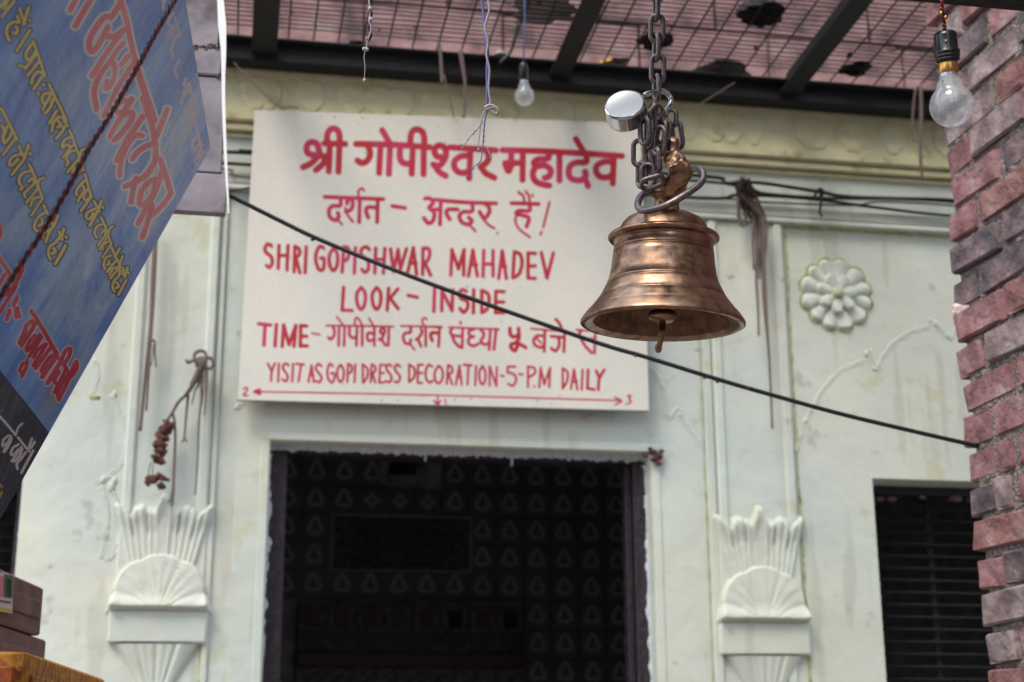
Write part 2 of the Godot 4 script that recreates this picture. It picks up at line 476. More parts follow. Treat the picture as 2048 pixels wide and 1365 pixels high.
# ---------- the temple front
var doorL := 0.105
var doorR := 1.345
var doorT := 2.470
func temple() -> void:
	var t := thing("temple_building", "pale mint lime-washed temple front with carved plaster pilasters and dark doorway", "building", Vector3(0.7, 0, 0))
	var top := 3.86
	var rw0: float = wz(1745, 960).x
	var lw1: float = wz(38, 1040).x
	var wtop: float = wz(1745, 957).y
	# wall with three openings
	var xs := [-4.0, lw1 - 0.9, lw1, doorL, doorR, rw0, rw0 + 0.9, 5.2]
	var ys := [0.0, 0.35, 1.05, wtop, doorT, top]
	var open := func(i: int, j: int) -> bool:
		if i < 0 or j < 0 or i >= xs.size() - 1 or j >= ys.size() - 1: return true
		if i == 3 and j >= 1 and j <= 3: return true
		if (i == 1 or i == 5) and j == 2: return true
		return false
	var st := mb(true)
	var zb := -0.26
	for i in xs.size() - 1:
		for j in ys.size() - 1:
			if open.call(i, j): continue
			var a: float = xs[i]
			var b: float = xs[i + 1]
			var c: float = ys[j]
			var d: float = ys[j + 1]
			quad(st, Vector3(a, c, 0), Vector3(b, c, 0), Vector3(b, d, 0), Vector3(a, d, 0))
			quad(st, Vector3(b, c, zb), Vector3(a, c, zb), Vector3(a, d, zb), Vector3(b, d, zb))
			if open.call(i - 1, j): quad(st, Vector3(a, c, zb), Vector3(a, c, 0), Vector3(a, d, 0), Vector3(a, d, zb))
			if open.call(i + 1, j): quad(st, Vector3(b, c, 0), Vector3(b, c, zb), Vector3(b, d, zb), Vector3(b, d, 0))
			if open.call(i, j - 1): quad(st, Vector3(a, c, zb), Vector3(b, c, zb), Vector3(b, c, 0), Vector3(a, c, 0))
			if open.call(i, j + 1): quad(st, Vector3(a, d, 0), Vector3(b, d, 0), Vector3(b, d, zb), Vector3(a, d, zb))
	part("wall", st, M.mint_limewash, t)
	# upper storey of pink sandstone courses, set back behind the ledge
	st = mb(true)
	box(st, Vector3(-4, 3.862, -0.5), Vector3(5.2, 8.0, -0.16), 0.0)
	part("upper_wall", st, M.pink_sandstone, t)
	for r in 4:
		var x := -1.6 + 0.17 * (r % 2)
		while x < 3.6:
			var L := rng.randf_range(0.42, 0.62)
			st = mb(true)
			box(st, Vector3(x, 3.868 + r * 0.24, -0.17), Vector3(x + L - 0.008, 3.868 + r * 0.24 + 0.232, -0.14 + rng.randf_range(0, 0.012)), 0.006, Transform3D.IDENTITY, 0.002)
			part("stone_block", st, M.grey_stone if rng.randf() < 0.16 else M.pink_sandstone, t)
			x += L
	# hall behind the door
	st = mb(true)
	quad(st, Vector3(-4, 0.35, 0), Vector3(5.2, 0.35, 0), Vector3(5.2, 0.35, -3.0), Vector3(-4, 0.35, -3.0))
	quad(st, Vector3(-4, 3.8, zb), Vector3(-4, 3.8, -3.0), Vector3(5.2, 3.8, -3.0), Vector3(5.2, 3.8, zb))
	quad(st, Vector3(-4, 0.35, zb), Vector3(-4, 0.35, -3.0), Vector3(-4, 3.8, -3.0), Vector3(-4, 3.8, zb))
	quad(st, Vector3(5.2, 0.35, -3.0), Vector3(5.2, 0.35, zb), Vector3(5.2, 3.8, zb), Vector3(5.2, 3.8, -3.0))
	quad(st, Vector3(-4, 0.35, -3.0), Vector3(5.2, 0.35, -3.0), Vector3(5.2, 3.8, -3.0), Vector3(-4, 3.8, -3.0))
	quad(st, Vector3(-4, 3.84, -3.2), Vector3(5.2, 3.84, -3.2), Vector3(5.2, 3.84, zb), Vector3(-4, 3.84, zb))
	quad(st, Vector3(5.2, 0.2, -3.2), Vector3(-4, 0.2, -3.2), Vector3(-4, 3.84, -3.2), Vector3(5.2, 3.84, -3.2))
	part("hall", st, M.dark_plaster, t)
	tiles(t)
	# doorway
	var f := thing_part("door_frame", t)
	st = mb(true)
	var jl: float = wz(574, 930, -0.1).x
	var jr: float = wz(1262, 950, -0.1).x
	var jt: float = wz(920, 921, -0.1).y
	box(st, Vector3(doorL + 0.004, 0.35, -0.17), Vector3(jl, doorT - 0.004, -0.07), 0.004)
	part("jamb", st, M.purple_wood, f)
	st = mb(true)
	box(st, Vector3(jr, 0.35, -0.17), Vector3(doorR - 0.004, doorT - 0.004, -0.07), 0.004)
	part("jamb", st, M.purple_wood, f)
	st = mb(true)
	box(st, Vector3(jl + 0.001, jt, -0.168), Vector3(jr - 0.001, doorT - 0.006, -0.072), 0.004)
	part("lintel", st, M.purple_wood, f)
	st = mb(true)
	box(st, Vector3(jr - 0.022, 0.35, -0.15), Vector3(jr - 0.001, jt, -0.10), 0.003)
	part("door_stop", st, M.purple_wood, f)
	# ragged lime edges that run over the frame, with drips
	var edge := []
	var x := doorL
	edge.append(Vector2(doorL, doorT + 0.002))
	while x < doorR:
		edge.append(Vector2(x, doorT - 0.010 - 0.022 * absf(noise(1.0, 8, 4).get_noise_1d(x * 22.0)) - rng.randf() * 0.004))
		x += rng.randf_range(0.006, 0.014)
	edge.append(Vector2(doorR, doorT - 0.02))
	edge.append(Vector2(doorR, doorT + 0.002))
	st = mb(true)
	extrude(st, edge, -0.069, -0.062)
	part("lime_drip", st, M.flaking_white, f)
	for d in [wz(851, 905, -0.06), wz(1024, 915, -0.06)]:
		st = mb()
		tube(st, [d + Vector3(0, 0.03, 0), d, d - Vector3(0.001, 0.03, 0)], 0.005, 0.003, 6)
		part("lime_drip", st, M.flaking_white, f)
	for s in 2:
		edge = []
		var xe: float = doorL if s == 0 else doorR
		var dir := 1.0 if s == 0 else -1.0
		var y := 0.36
		edge.append(Vector2(xe, 0.36))
		while y < doorT - 0.02:
			edge.append(Vector2(xe + dir * (0.002 + 0.022 * absf(noise(1.0, 3 + s, 4).get_noise_1d(y * 8.0)) + rng.randf() * 0.003), y))
			y += rng.randf_range(0.006, 0.016)
		edge.append(Vector2(xe, doorT - 0.03))
		st = mb(true)
		extrude(st, edge, -0.069, -0.062)
		part("lime_edge", st, M.flaking_white, f)
	# plaster bead round the doorway
	st = mb()
	for q in [[doorL - 0.030, doorL - 0.002], [doorR + 0.002, doorR + 0.030]]:
		box(st, Vector3(q[0], 0.35, -0.002), Vector3(q[1], doorT + 0.03, 0.005), 0.003)
	box(st, Vector3(doorL - 0.030, doorT + 0.002, -0.002), Vector3(doorR + 0.030, doorT + 0.028, 0.007), 0.003)
	part("door_moulding", st, M.mint_limewash, t)
	# windows
	window(t, rw0, rw0 + 0.9, 1.05, wtop, 0)
	window(t, lw1 - 0.9, lw1, 1.05, wtop, 1)
	# cornice
	var Y := func(py: float) -> float: return wz(1645, py).y
	st = mb(true)
	box(st, Vector3(-4, Y.call(331), -0.001), Vector3(5.2, 3.80, 0.045), 0.006)
	part("frieze", st, M.ochre_limewash, t)
	st = mb(true)
	box(st, Vector3(-4, Y.call(346), -0.001), Vector3(5.2, Y.call(333), 0.030), 0.004)
	box(st, Vector3(-4, Y.call(356), -0.001), Vector3(5.2, Y.call(350), 0.014), 0.003)
	part("cornice_moulding", st, M.ochre_limewash, t)
	st = mb(true)
	box(st, Vector3(-4, Y.call(443), -0.001), Vector3(5.2, Y.call(424), 0.022), 0.004)
	box(st, Vector3(-4, Y.call(456), -0.001), Vector3(5.2, Y.call(447), 0.032), 0.004)
	part("cornice_moulding", st, M.mint_limewash, t)
	# row of plaster bosses on the frieze
	var y0: float = Y.call(312)
	var y1: float = Y.call(246)
	var bm := []
	for k in 3:
		var wdt := 0.101 if k < 2 else 0.084
		st = mb()
		relief(st, Vector2(-wdt / 2, y0), Vector2(wdt / 2, y1), 22, 24, 0.044, func(u: float, v: float) -> float:
			var a := absf(u - 0.5) * 2.0
			var b := (v - 0.5) * 2.0
			var lim := 1.02 - (0.42 * smoothstep(0.25, 1.0, b) if b > 0.0 else 0.62 * smoothstep(0.15, 0.95, -b))
			var e := (lim - a) * 6.0
			var cap := clampf((1.0 - absf(b)) * 7.0, 0.0, 1.0)
			return 0.0055 * clampf(e, -1.0, 1.0) * cap + 0.0012 * sin(v * 9.0 + k))
		st.generate_normals()
		bm.append([st.commit(), wdt])
	x = -1.6
	var k := 0
	while x < 3.6:
		var b: Array = bm[k % 3]
		x += b[1] * 0.5
		var o := put("frieze_boss", b[0], M.ochre_limewash, t)
		o.position.x += x
		o.rotation.z = rng.randf_range(-0.02, 0.02)
		x += b[1] * 0.5
		k += 1
	# ragged plaster and dirt along the top under the iron beam
	st = mb(true)
	edge = []
	x = -1.5
	while x < 3.6:
		edge.append(Vector2(x, 3.762 - 0.018 * noise(1.0, 9, 3).get_noise_1d(x * 9.0) - rng.randf() * 0.006))
		x += 0.02
	edge.append(Vector2(3.6, 3.80))
	edge.append(Vector2(-1.5, 3.80))
	extrude(st, edge, 0.040, 0.054)
	part("ragged_plaster", st, M.pink_sandstone, t)
	pilaster(t, wz(1430, 900).x, wz(1584, 900).x, "right")
	pilaster(t, wz(250, 900).x, wz(421, 900).x, "left")
	# raised frame strips beside the pilasters
	var ft: float = Y.call(457)
	for q in [[wz(1536, 600).x, wz(1552, 600).x], [wz(1408, 800).x, wz(1424, 800).x], [wz(432, 700).x, wz(444, 700).x]]:
		st = mb(true)
		box(st, Vector3(q[0] if q[0] > 0.8 or true else 0.0, 0.4, -0.001), Vector3(q[1], ft, 0.012), 0.003)
		part("frame_strip", st, M.mint_limewash, t)
	for q in [[wz(1586, 800).x, 1.0, 0.020], [wz(424, 800).x, 1.0, 0.012], [wz(1403, 800).x, 1.0, 0.008]]:
		var old := [Vector2(q[0], 1.6)]
		var oy := 1.6
		while oy < ft - 0.02:
			old.append(Vector2(q[0] + q[2] * (0.25 + 0.75 * absf(noise(1.0, int(q[0] * 50), 4).get_noise_1d(oy * 10.0))), oy))
			oy += 0.02
		old.append(Vector2(q[0], ft - 0.02))
		st = mb(true)
		extrude(st, old, -0.001, 0.0022)
		part("old_paint", st, M.old_ochre_edge, t)
	st = mb(true)
	box(st, Vector3(wz(1556, 462).x, Y.call(461), -0.001), Vector3(5.0, Y.call(456.4), 0.010), 0.001)
	part("old_paint", st, M.old_ochre_edge, t)
	rosette(t, wz(1672, 590), 0.132)
	var mirror := wz(1408, 800).x + wz(440, 800).x
	# raised leafy line of the many-lobed blind arches, traced on the wall
	var R := [[[1592,905],[1604,870],[1612,842],[1622,826]], [[1622,826],[1640,790],[1668,755],[1700,732],[1740,722]], [[1738,700],[1750,735],[1762,742]], [[1752,742],[1766,715],[1790,685],[1825,664],[1860,655]], [[1858,640],[1880,660],[1900,680]], [[1900,680],[1915,660],[1930,652]]]
	var lead := [[[1302,740],[1320,768],[1331,800],[1333,832],[1342,838]], [[1342,836],[1355,820],[1362,838],[1380,862],[1398,885],[1420,920]]]
	var left := [[[186,722],[194,745],[188,775],[180,795]], [[180,795],[200,797]], [[222,790],[230,812],[245,845],[252,870],[250,905],[240,930],[222,950]], [[222,950],[205,958],[192,968]], [[200,975],[212,1010],[214,1050],[206,1090],[202,1118]], [[224,985],[236,1030],[238,1080],[224,1112],[210,1120]], [[470,820],[490,806],[520,800]], [[520,805],[540,812]]]
	for poly in R + lead + left:
		var pts := []
		for p in poly: pts.append(Vector2(p[0], p[1]))
		pts = smooth(pts, 9)
		st = mb()
		for s in 2:
			var line := []
			for i in pts.size():
				var d: Vector2 = (pts[mini(i + 1, pts.size() - 1)] - pts[maxi(i - 1, 0)]).normalized().orthogonal()
				var q: Vector2 = pts[i] + d * ((s - 0.5) * 5.0 + rng.randf_range(-1.4, 1.4))
				line.append(wz(q.x, q.y, -0.0030 + rng.randf_range(-0.001, 0.0012)))
			tube(st, line, 0.0068 if s else 0.0052, 0.0045, 8)
		part("arch_moulding", st, M.old_ochre_edge if rng.randf() < 0.08 else M.mint_limewash, t)
	for p in [[1733,708,9],[1871,648,9],[1612,842,8],[229,788,8],[1361,830,7],[222,975,12],[228,962,10],[1748,738,7],[1895,672,7],[206,960,9]]:
		st = mb()
		ball(st, wz(p[0], p[1], 0.0), p[2] * 0.0012, Vector3(0.8, 1.2, 0.6), 10)
		part("arch_bud", st, M.mint_limewash, t)

func thing_part(called: String, parent: Node3D) -> Node3D:
	var o := Node3D.new()
	o.name = called
	parent.add_child(o, true)
	return o

func window(t: Node3D, x0: float, x1: float, y0: float, y1: float, n: int) -> void:
	var w := thing_part("window", t)
	for q in [[Vector3(x0, y0, -0.19), Vector3(x0 + 0.03, y1, -0.13)], [Vector3(x1 - 0.03, y0, -0.19), Vector3(x1, y1, -0.13)], [Vector3(x0 + 0.03, y1 - 0.03, -0.188), Vector3(x1 - 0.03, y1, -0.132)], [Vector3(x0 + 0.03, y0, -0.188), Vector3(x1 - 0.03, y0 + 0.03, -0.132)]]:
		var st := mb(true)
		box(st, q[0], q[1], 0.003)
		part("frame_rail", st, M.purple_wood, w)
	var y := y1 - 0.075
	while y > y0 + 0.04:
		var st := mb()
		tube(st, [Vector3(x0 + 0.02, y, -0.15), Vector3((x0 + x1) / 2, y - 0.001, -0.15), Vector3(x1 - 0.02, y, -0.15)], 0.0055, -1, 6)
		part("bar", st, M.window_iron, w)
		y -= 0.0415
	for k in 2:
		var xx := lerpf(x0, x1, 0.3 + 0.4 * k)
		var st := mb(true)
		box(st, Vector3(xx - 0.010, y0 + 0.03, -0.166), Vector3(xx + 0.010, y1 - 0.03, -0.160), 0.001)
		part("upright", st, M.window_iron, w)
	var sc := mb()
	for i in 16:
		ball(sc, Vector3(rng.randf_range(x0 + 0.03, x1 - 0.03), y1 - 0.036 - rng.randf_range(0, 0.012), rng.randf_range(-0.14, -0.10)), rng.randf_range(0.006, 0.018), Vector3(1.6, 0.7, 0.8), 7)
	part("nest_debris", sc, M.brown_twine, w)
	var edge := [Vector2(x1 if n == 1 else x0, y0)]
	var yy := y0
	var dir := -1.0 if n == 1 else 1.0
	while yy < y1:
		edge.append(Vector2((x1 if n == 1 else x0) + dir * (0.003 + 0.05 * absf(noise(1.0, 33, 4).get_noise_1d(yy * 9.0)) * (1.0 if n == 1 else 0.3)), yy))
		yy += 0.012
	edge.append(Vector2(x1 if n == 1 else x0, y1))
	var st2 := mb(true)
	extrude(st2, edge, -0.128, -0.122)
	part("lime_edge", st2, M.flaking_white, w)

func rosette(t: Node3D, c: Vector3, r: float) -> void:
	var g := thing_part("rosette", t)
	var st := mb()
	relief(st, Vector2(c.x - r * 1.06, c.y - r * 1.06), Vector2(c.x + r * 1.06, c.y + r * 1.06), 100, 100, 0.0, func(u: float, v: float) -> float:
		var p := Vector2(u - 0.5, v - 0.5) * 2.12
		var q := p.length()
		var a := p.angle() + 0.05 * sin(3.0 * p.angle())
		var lobe := absf(sin(a * 6.0))
		var lim := 0.86 + 0.14 * pow(lobe, 0.6)
		if q > lim: return -0.01 if q < lim + 0.05 else -0.02
		var e := clampf((lim - q) * 14.0, 0.0, 1.0)
		return 0.75 * (0.010 + 0.016 * q * q * pow(lobe, 0.7) - 0.006 * (1.0 - lobe)) * e)
	part("petal_ring", st, M.mint_limewash, g)
	st = mb()
	relief(st, Vector2(c.x - r * 0.6, c.y - r * 0.6), Vector2(c.x + r * 0.6, c.y + r * 0.6), 60, 60, 0.006, func(u: float, v: float) -> float:
		var p := Vector2(u - 0.5, v - 0.5) * 2.0
		var q := p.length()
		var lobe := absf(sin((p.angle() + 0.3) * 3.5))
		var lim := 0.62 + 0.36 * pow(lobe, 0.7)
		if q > lim: return -0.01
		return (0.012 + 0.012 * q * lobe) * clampf((lim - q) * 9.0, 0.0, 1.0))
	part("petal_ring", st, M.mint_limewash, g)
	st = mb()
	ball(st, c + Vector3(0, 0, 0.016), r * 0.17, Vector3(1, 1, 0.9), 14)
	part("centre_knob", st, M.old_ochre_edge, g)
	st = mb(true)
	var rim := []
	for i in 96:
		var a := TAU * i / 96
		var rr := r * (0.90 + 0.14 * pow(absf(sin((a + 0.05 * sin(3.0 * a)) * 6.0)), 0.6)) + 0.003
		rim.append(Vector2(c.x + cos(a) * rr, c.y + sin(a) * rr))
	extrude(st, rim, -0.002, 0.0025)
	part("old_paint_rim", st, M.old_ochre_edge, g)

func pilaster(t: Node3D, x0: float, x1: float, which: String) -> void:
	var g := thing_part("pilaster", t)
	var top: float = wz(1645, 458).y
	var cy := func(py: float) -> float: return wz(1520, py).y if which == "right" else wz(320, py - 24.0).y
	var base: float = cy.call(1060)
	var st := mb(true)
	box(st, Vector3(x0 + 0.004, base, -0.001), Vector3(x1 - 0.004, top, 0.014), 0.003)
	part("shaft", st, M.mint_limewash, g)
	for q in [[x0, x0 + 0.034], [x1 - 0.034, x1]]:
		st = mb(true)
		box(st, Vector3(q[0], base, -0.001), Vector3(q[1], top, 0.026), 0.008)
		part("shaft_bead", st, M.mint_limewash, g)
	var wear := noise(1.0, 91 if which == "left" else 92, 4)
	var w := x1 - x0
	var c := (x0 + x1) / 2
	var a := c - w * 0.56
	var b := c + w * 0.56
	# block
	st = mb(true)
	box(st, Vector3(a, cy.call(1312), -0.001), Vector3(b, cy.call(1247), 0.028), 0.006, Transform3D.IDENTITY, 0.0018)
	part("capital_block", st, M.mint_limewash, g)
	# ribbed shell above the block
	st = mb()
	relief(st, Vector2(a - 0.012, cy.call(1252)), Vector2(b + 0.012, cy.call(1126)), 110, 80, 0.004, func(u: float, v: float) -> float:
		var p := Vector2((u - 0.5) * 2.06, v * 1.04)
		var an := atan2(p.y + 0.06, p.x)
		var q := pow(pow(absf(p.x), 2.3) + pow(maxf(p.y, 0.0), 2.3), 1.0 / 2.3)
		var bend := an + 0.35 * (q - 0.6) * cos(an)
		var rib := absf(sin(bend * 4.5 + 1.57 - 4.5 * PI / 2.0))
		var fl := 0.5 + 0.5 * cos((bend - PI / 2.0) * 27.0)
		var lim := 0.94 + 0.06 * pow(rib, 0.6)
		var e := clampf((lim - q) * 16.0, -1.0, 1.0) * clampf(v * 12.0 - 0.2, -1.0, 1.0)
		if e <= 0.0: return -0.01
		var roll := exp(-pow((v - 0.10) * 9.0, 2.0)) * 0.016
		var curl := exp(-pow((absf(p.x) - 0.9) * 9.0, 2.0) - pow((v - 0.12) * 9.0, 2.0)) * 0.02
		return 0.0010 * wear.get_noise_2d(u * 5.0 + 40.0, v * 4.0) + 0.66 * (0.030 + 0.030 * sqrt(clampf(1.0 - q * 0.55, 0.0, 1.0)) + 0.004 * pow(rib, 0.5) + 0.002 * fl + roll + curl) * pow(e, 0.6))
	part("shell", st, M.mint_limewash, g)
	st = mb()
	var rimp := []
	for i in 41:
		var an := PI * (0.06 + 0.88 * i / 40.0)
		var rib := absf(sin(an * 4.5 + 1.57 - 4.5 * PI / 2.0))
		var rr := 0.93 + 0.06 * pow(rib, 0.6)
		var k := rr / pow(pow(absf(cos(an)), 2.3) + pow(sin(an), 2.3), 1.0 / 2.3)
		rimp.append(Vector3(c + cos(an) * k * (b - a) * 0.5 * 0.985, lerpf(cy.call(1252), cy.call(1126), clampf(sin(an) * k / 1.04, 0, 1)), 0.020))
	tube(st, rimp, 0.005, -1, 6)
	part("shell_rim", st, M.old_ochre_edge, g)
	# crown of upright acanthus leaves
	st = mb(true)
	box(st, Vector3(a + 0.012, cy.call(1200), -0.001), Vector3(b - 0.012, cy.call(1038), 0.018), 0.006)
	part("capital_core", st, M.mint_limewash, g)
	for side in [-1, 1, 0]:
		st = mb()
		relief(st, Vector2(a - 0.006, cy.call(1185)), Vector2(b + 0.006, cy.call(1008)), 96, 84, 0.010 if side else 0.014, func(u: float, v: float) -> float:
			var s := (u - 0.5) / (0.30 + 0.235 * v)
			if side != 0 and s * side < 0.10: return -0.01
			if side == 0 and absf(s) > 0.20: return -0.01
			var m := absf(s)
			var lip := 0.80 + 0.06 * exp(-pow((m - 0.92) / 0.10, 2.0)) + 0.05 * exp(-pow((m - 0.46) / 0.14, 2.0)) - 0.05 * exp(-pow((m - 0.70) / 0.07, 2.0)) + 0.012 * wear.get_noise_2d(s * 8.0, 3.0)
			if side == 0: lip = 0.97 - 1.2 * m * m - 1.1 * maxf(0.0, m - 0.05)
			var e := minf((lip - v) * 14.0, (1.02 - m) * 9.0)
			if side == 0: e = minf(e, (0.20 - m) * 16.0)
			else: e = minf(e, (m - 0.10) * 14.0)
			if e <= 0.0: return -0.01
			var r := 0.5 + 0.5 * cos(m * TAU * 6.5)
			var slit := (exp(-pow((m - 0.34) / 0.022, 2.0)) + exp(-pow((m - 0.70) / 0.022, 2.0))) * smoothstep(0.40, 0.55, v) if side != 0 else exp(-pow(m / 0.025, 2.0)) * 0.5
			var curl := 0.010 * smoothstep(lip - 0.30, lip - 0.08, v)
			return (0.016 + 0.0042 * r + curl - 0.011 * slit + 0.0012 * wear.get_noise_2d(u * 6.0, v * 5.0)) * pow(clampf(e, 0.0, 1.0), 0.5))
		part("leaf", st, M.mint_limewash, g)
	# hanging leaves below the block
	for q in [[0.5, 0.0, 0.20], [0.30, 0.16, 0.17], [0.70, -0.16, 0.17]]:
		var s3 := mb()
		relief(s3, Vector2(a, cy.call(1430)), Vector2(b, cy.call(1314)), 70, 50, 0.0, func(u: float, v: float) -> float:
			var k := 1.0 - v
			var d: float = (u - q[0] - q[1] * k) / (q[2] * (0.5 + 0.9 * v * v))
			if absf(d) > 1.0: return -0.01
			return (0.014 + 0.018 * v * v) * (1.0 - 0.6 * d * d) * clampf((1.0 - absf(d)) * 6.0, 0.0, 1.0) - 0.006 * exp(-d * d * 80.0))
		part("leaf", s3, M.mint_limewash, g)

func motif(kind: int) -> ImageTexture:
	var n := 96
	var im := Image.create(n, n, false, Image.FORMAT_RGB8)
	for y in n:
		for x in n:
			var p := Vector2(x - n / 2.0 + 0.5, y - n / 2.0 + 0.5) / (n / 2.0)
			var c := Color(0.33, 0.34, 0.38)
			var q := p
			q.y += 0.05
			var a := atan2(q.x, -q.y)
			var r := q.length()
			var s := (0.58 + 0.07 * cos(3.0 * a) + 0.05 * absf(cos(5.0 * a))) if kind < 2 else 0.50 + 0.10 * cos(4.0 * a)
			if kind < 2 and q.y < 0.0: s += 0.18 * pow(maxf(0.0, cos(a)), 10.0)
			if r < s: c = Color(0.58, 0.58, 0.59)
			if r < s - 0.30: c = Color(0.34, 0.33, 0.35)
			if r < 0.17 and kind == 1: c = Color(0.44, 0.25, 0.25)
			if maxf(absf(p.x), absf(p.y)) > 0.965: c = Color(0.25, 0.25, 0.27)
			im.set_pixel(x, y, c)
	return ImageTexture.create_from_image(im)

func tiles(t: Node3D) -> void:
	var z := -2.99
	var A := wz(626, 1171, z)
	var s: float = (wz(916, 1174, z).x - A.x) / 5.13
	var mats := []
	for k in 3:
		var m := mat("printed_tile_%d" % k, Color(1, 1, 1), 0.5)
		m.albedo_texture = motif(k)
		mats.append(m)
	var g := s * 0.5 - 0.002
	var st := mb(true)
	for q in [[Vector3(-g, -g, 0.008), Vector3(g, -g, 0.008), Vector3(g, g, 0.008), Vector3(-g, g, 0.008)]]:
		quv(st, q, [Vector2(0, 1), Vector2(1, 1), Vector2(1, 0), Vector2(0, 0)])
	var cr := [Vector3(-g, -g, 0), Vector3(g, -g, 0), Vector3(g, g, 0), Vector3(-g, g, 0)]
	for i in 4:
		var p: Vector3 = cr[i]
		var q: Vector3 = cr[(i + 1) % 4]
		quv(st, [p, q, q + Vector3(0, 0, 0.008), p + Vector3(0, 0, 0.008)], [Vector2(0, 0), Vector2(0, 0), Vector2(0, 0), Vector2(0, 0)])
	st.generate_normals()
	var tm := st.commit()
	for j in range(-5, 5):
		for i in range(-3, 13):
			var p := A + Vector3(i * s, j * s, 0)
			var px := seen(p)
			if px.x > 650 and px.x < 950 and px.y > 1020 and px.y < 1150: continue
			if px.x < 1060 and px.y > 1200: continue
			if px.x > 745 and px.x < 860 and px.y < 975: continue
			var o := put("tile", tm, mats[2 if (j == 3 and i > 1 and i < 5) else (1 if rng.randf() < 0.4 else 0)], t)
			o.position += p
	var b0 := wz(660, 1143, z + 0.02)
	var b1 := wz(944, 1034, z + 0.02)
	var pl := thing("marble_plaque", "dark inscribed stone plaque with pale border on the tiled wall inside the doorway", "plaque", (b0 + b1) / 2)
	st = mb(true)
	box(st, Vector3(b0.x, b0.y, z + 0.002), Vector3(b1.x, b1.y, z + 0.020), 0.003)
	part("slab", st, M.shrine_stone, pl)
	for k in 8:
		st = mb(true)
		var yy := lerpf(b1.y, b0.y, 0.14 + 0.1 * k)
		var xx := rng.randf_range(0.0, 0.1)
		box(st, Vector3(b0.x + 0.04 + xx, yy - 0.006, z + 0.0195), Vector3(b1.x - 0.04 - rng.randf_range(0.0, 0.15), yy + 0.004, z + 0.0215), 0.0)
		part("worn_line", st, M.purple_wood, pl)
	for q in [[b0.x, b0.y, b1.x, b0.y + 0.012], [b0.x, b1.y - 0.012, b1.x, b1.y], [b0.x, b0.y + 0.013, b0.x + 0.012, b1.y - 0.013], [b1.x - 0.012, b0.y + 0.013, b1.x, b1.y - 0.013]]:
		st = mb(true)
		box(st, Vector3(q[0], q[1], z + 0.0205), Vector3(q[2], q[3], z + 0.026), 0.001)
		part("border", st, M.dark_plaster, pl)
	# picture frame above
	var f0 := wz(757, 968, z + 0.03)
	var f1 := wz(852, 900, z + 0.03)
	var fr := thing("framed_picture", "small dark picture frame hung high on the tiled inside wall", "picture", (f0 + f1) / 2)
	st = mb(true)
	box(st, Vector3(f0.x, f0.y, z + 0.002), Vector3(f1.x, f1.y, z + 0.03), 0.006)
	part("frame", st, M.grey_stone, fr)
	st = mb(true)
	box(st, Vector3(f0.x + 0.05, f0.y + 0.05, z + 0.029), Vector3(f1.x - 0.05, f1.y - 0.03, z + 0.033), 0.001)
	part("picture", st, M.black_iron, fr)
	# shrine front: picture tiles, scalloped valance, red rail
	var s0 := wz(592, 1335, z + 0.25)
	var s1 := wz(1050, 1212, z + 0.25)
	var sh := thing("shrine_front", "dim carved shrine front with picture panels, scalloped valance and red rail inside", "shrine", Vector3((s0.x + s1.x) / 2, 0.35, z + 0.2))
	st = mb(true)
	box(st, Vector3(s0.x, 0.36, z + 0.01), Vector3(s1.x, s1.y, z + 0.22), 0.004)
	part("body", st, M.shrine_stone, sh)
	var n := 8
	for k in n:
		var xa := lerpf(s0.x, s1.x, float(k) / n) + 0.006
		var xb := lerpf(s0.x, s1.x, float(k + 1) / n) - 0.006
		st = mb(true)
		box(st, Vector3(xa, lerpf(s0.y, s1.y, 0.56), z + 0.221), Vector3(xb, lerpf(s0.y, s1.y, 0.97), z + 0.235), 0.004)
		var pn := part("picture_panel", st, M.shrine_stone, sh)
		st = mb(true)
		box(st, Vector3(xa + 0.03, lerpf(s0.y, s1.y, 0.62), z + 0.236), Vector3(xb - 0.03, lerpf(s0.y, s1.y, 0.90), z + 0.24), 0.002)
		part("picture", st, [M.purple_wood, M.red_shelf, M.dark_rag][rng.randi() % 3], pn)
		var sc := []
		for i in 13:
			var u := i / 12.0
			sc.append(Vector2(lerpf(xa, xb, u), lerpf(s0.y, s1.y, 0.42) - 0.035 * sin(u * PI)))
		sc.append(Vector2(xb, lerpf(s0.y, s1.y, 0.54)))
		sc.append(Vector2(xa, lerpf(s0.y, s1.y, 0.54)))
		st = mb(true)
		extrude(st, sc, z + 0.23, z + 0.236)
		part("scallop", st, M.purple_wood, sh)
	st = mb(true)
	box(st, Vector3(s0.x, s0.y, z + 0.221), Vector3(s1.x, lerpf(s0.y, s1.y, 0.24), z + 0.27), 0.006)
	part("rail", st, M.red_shelf, sh)

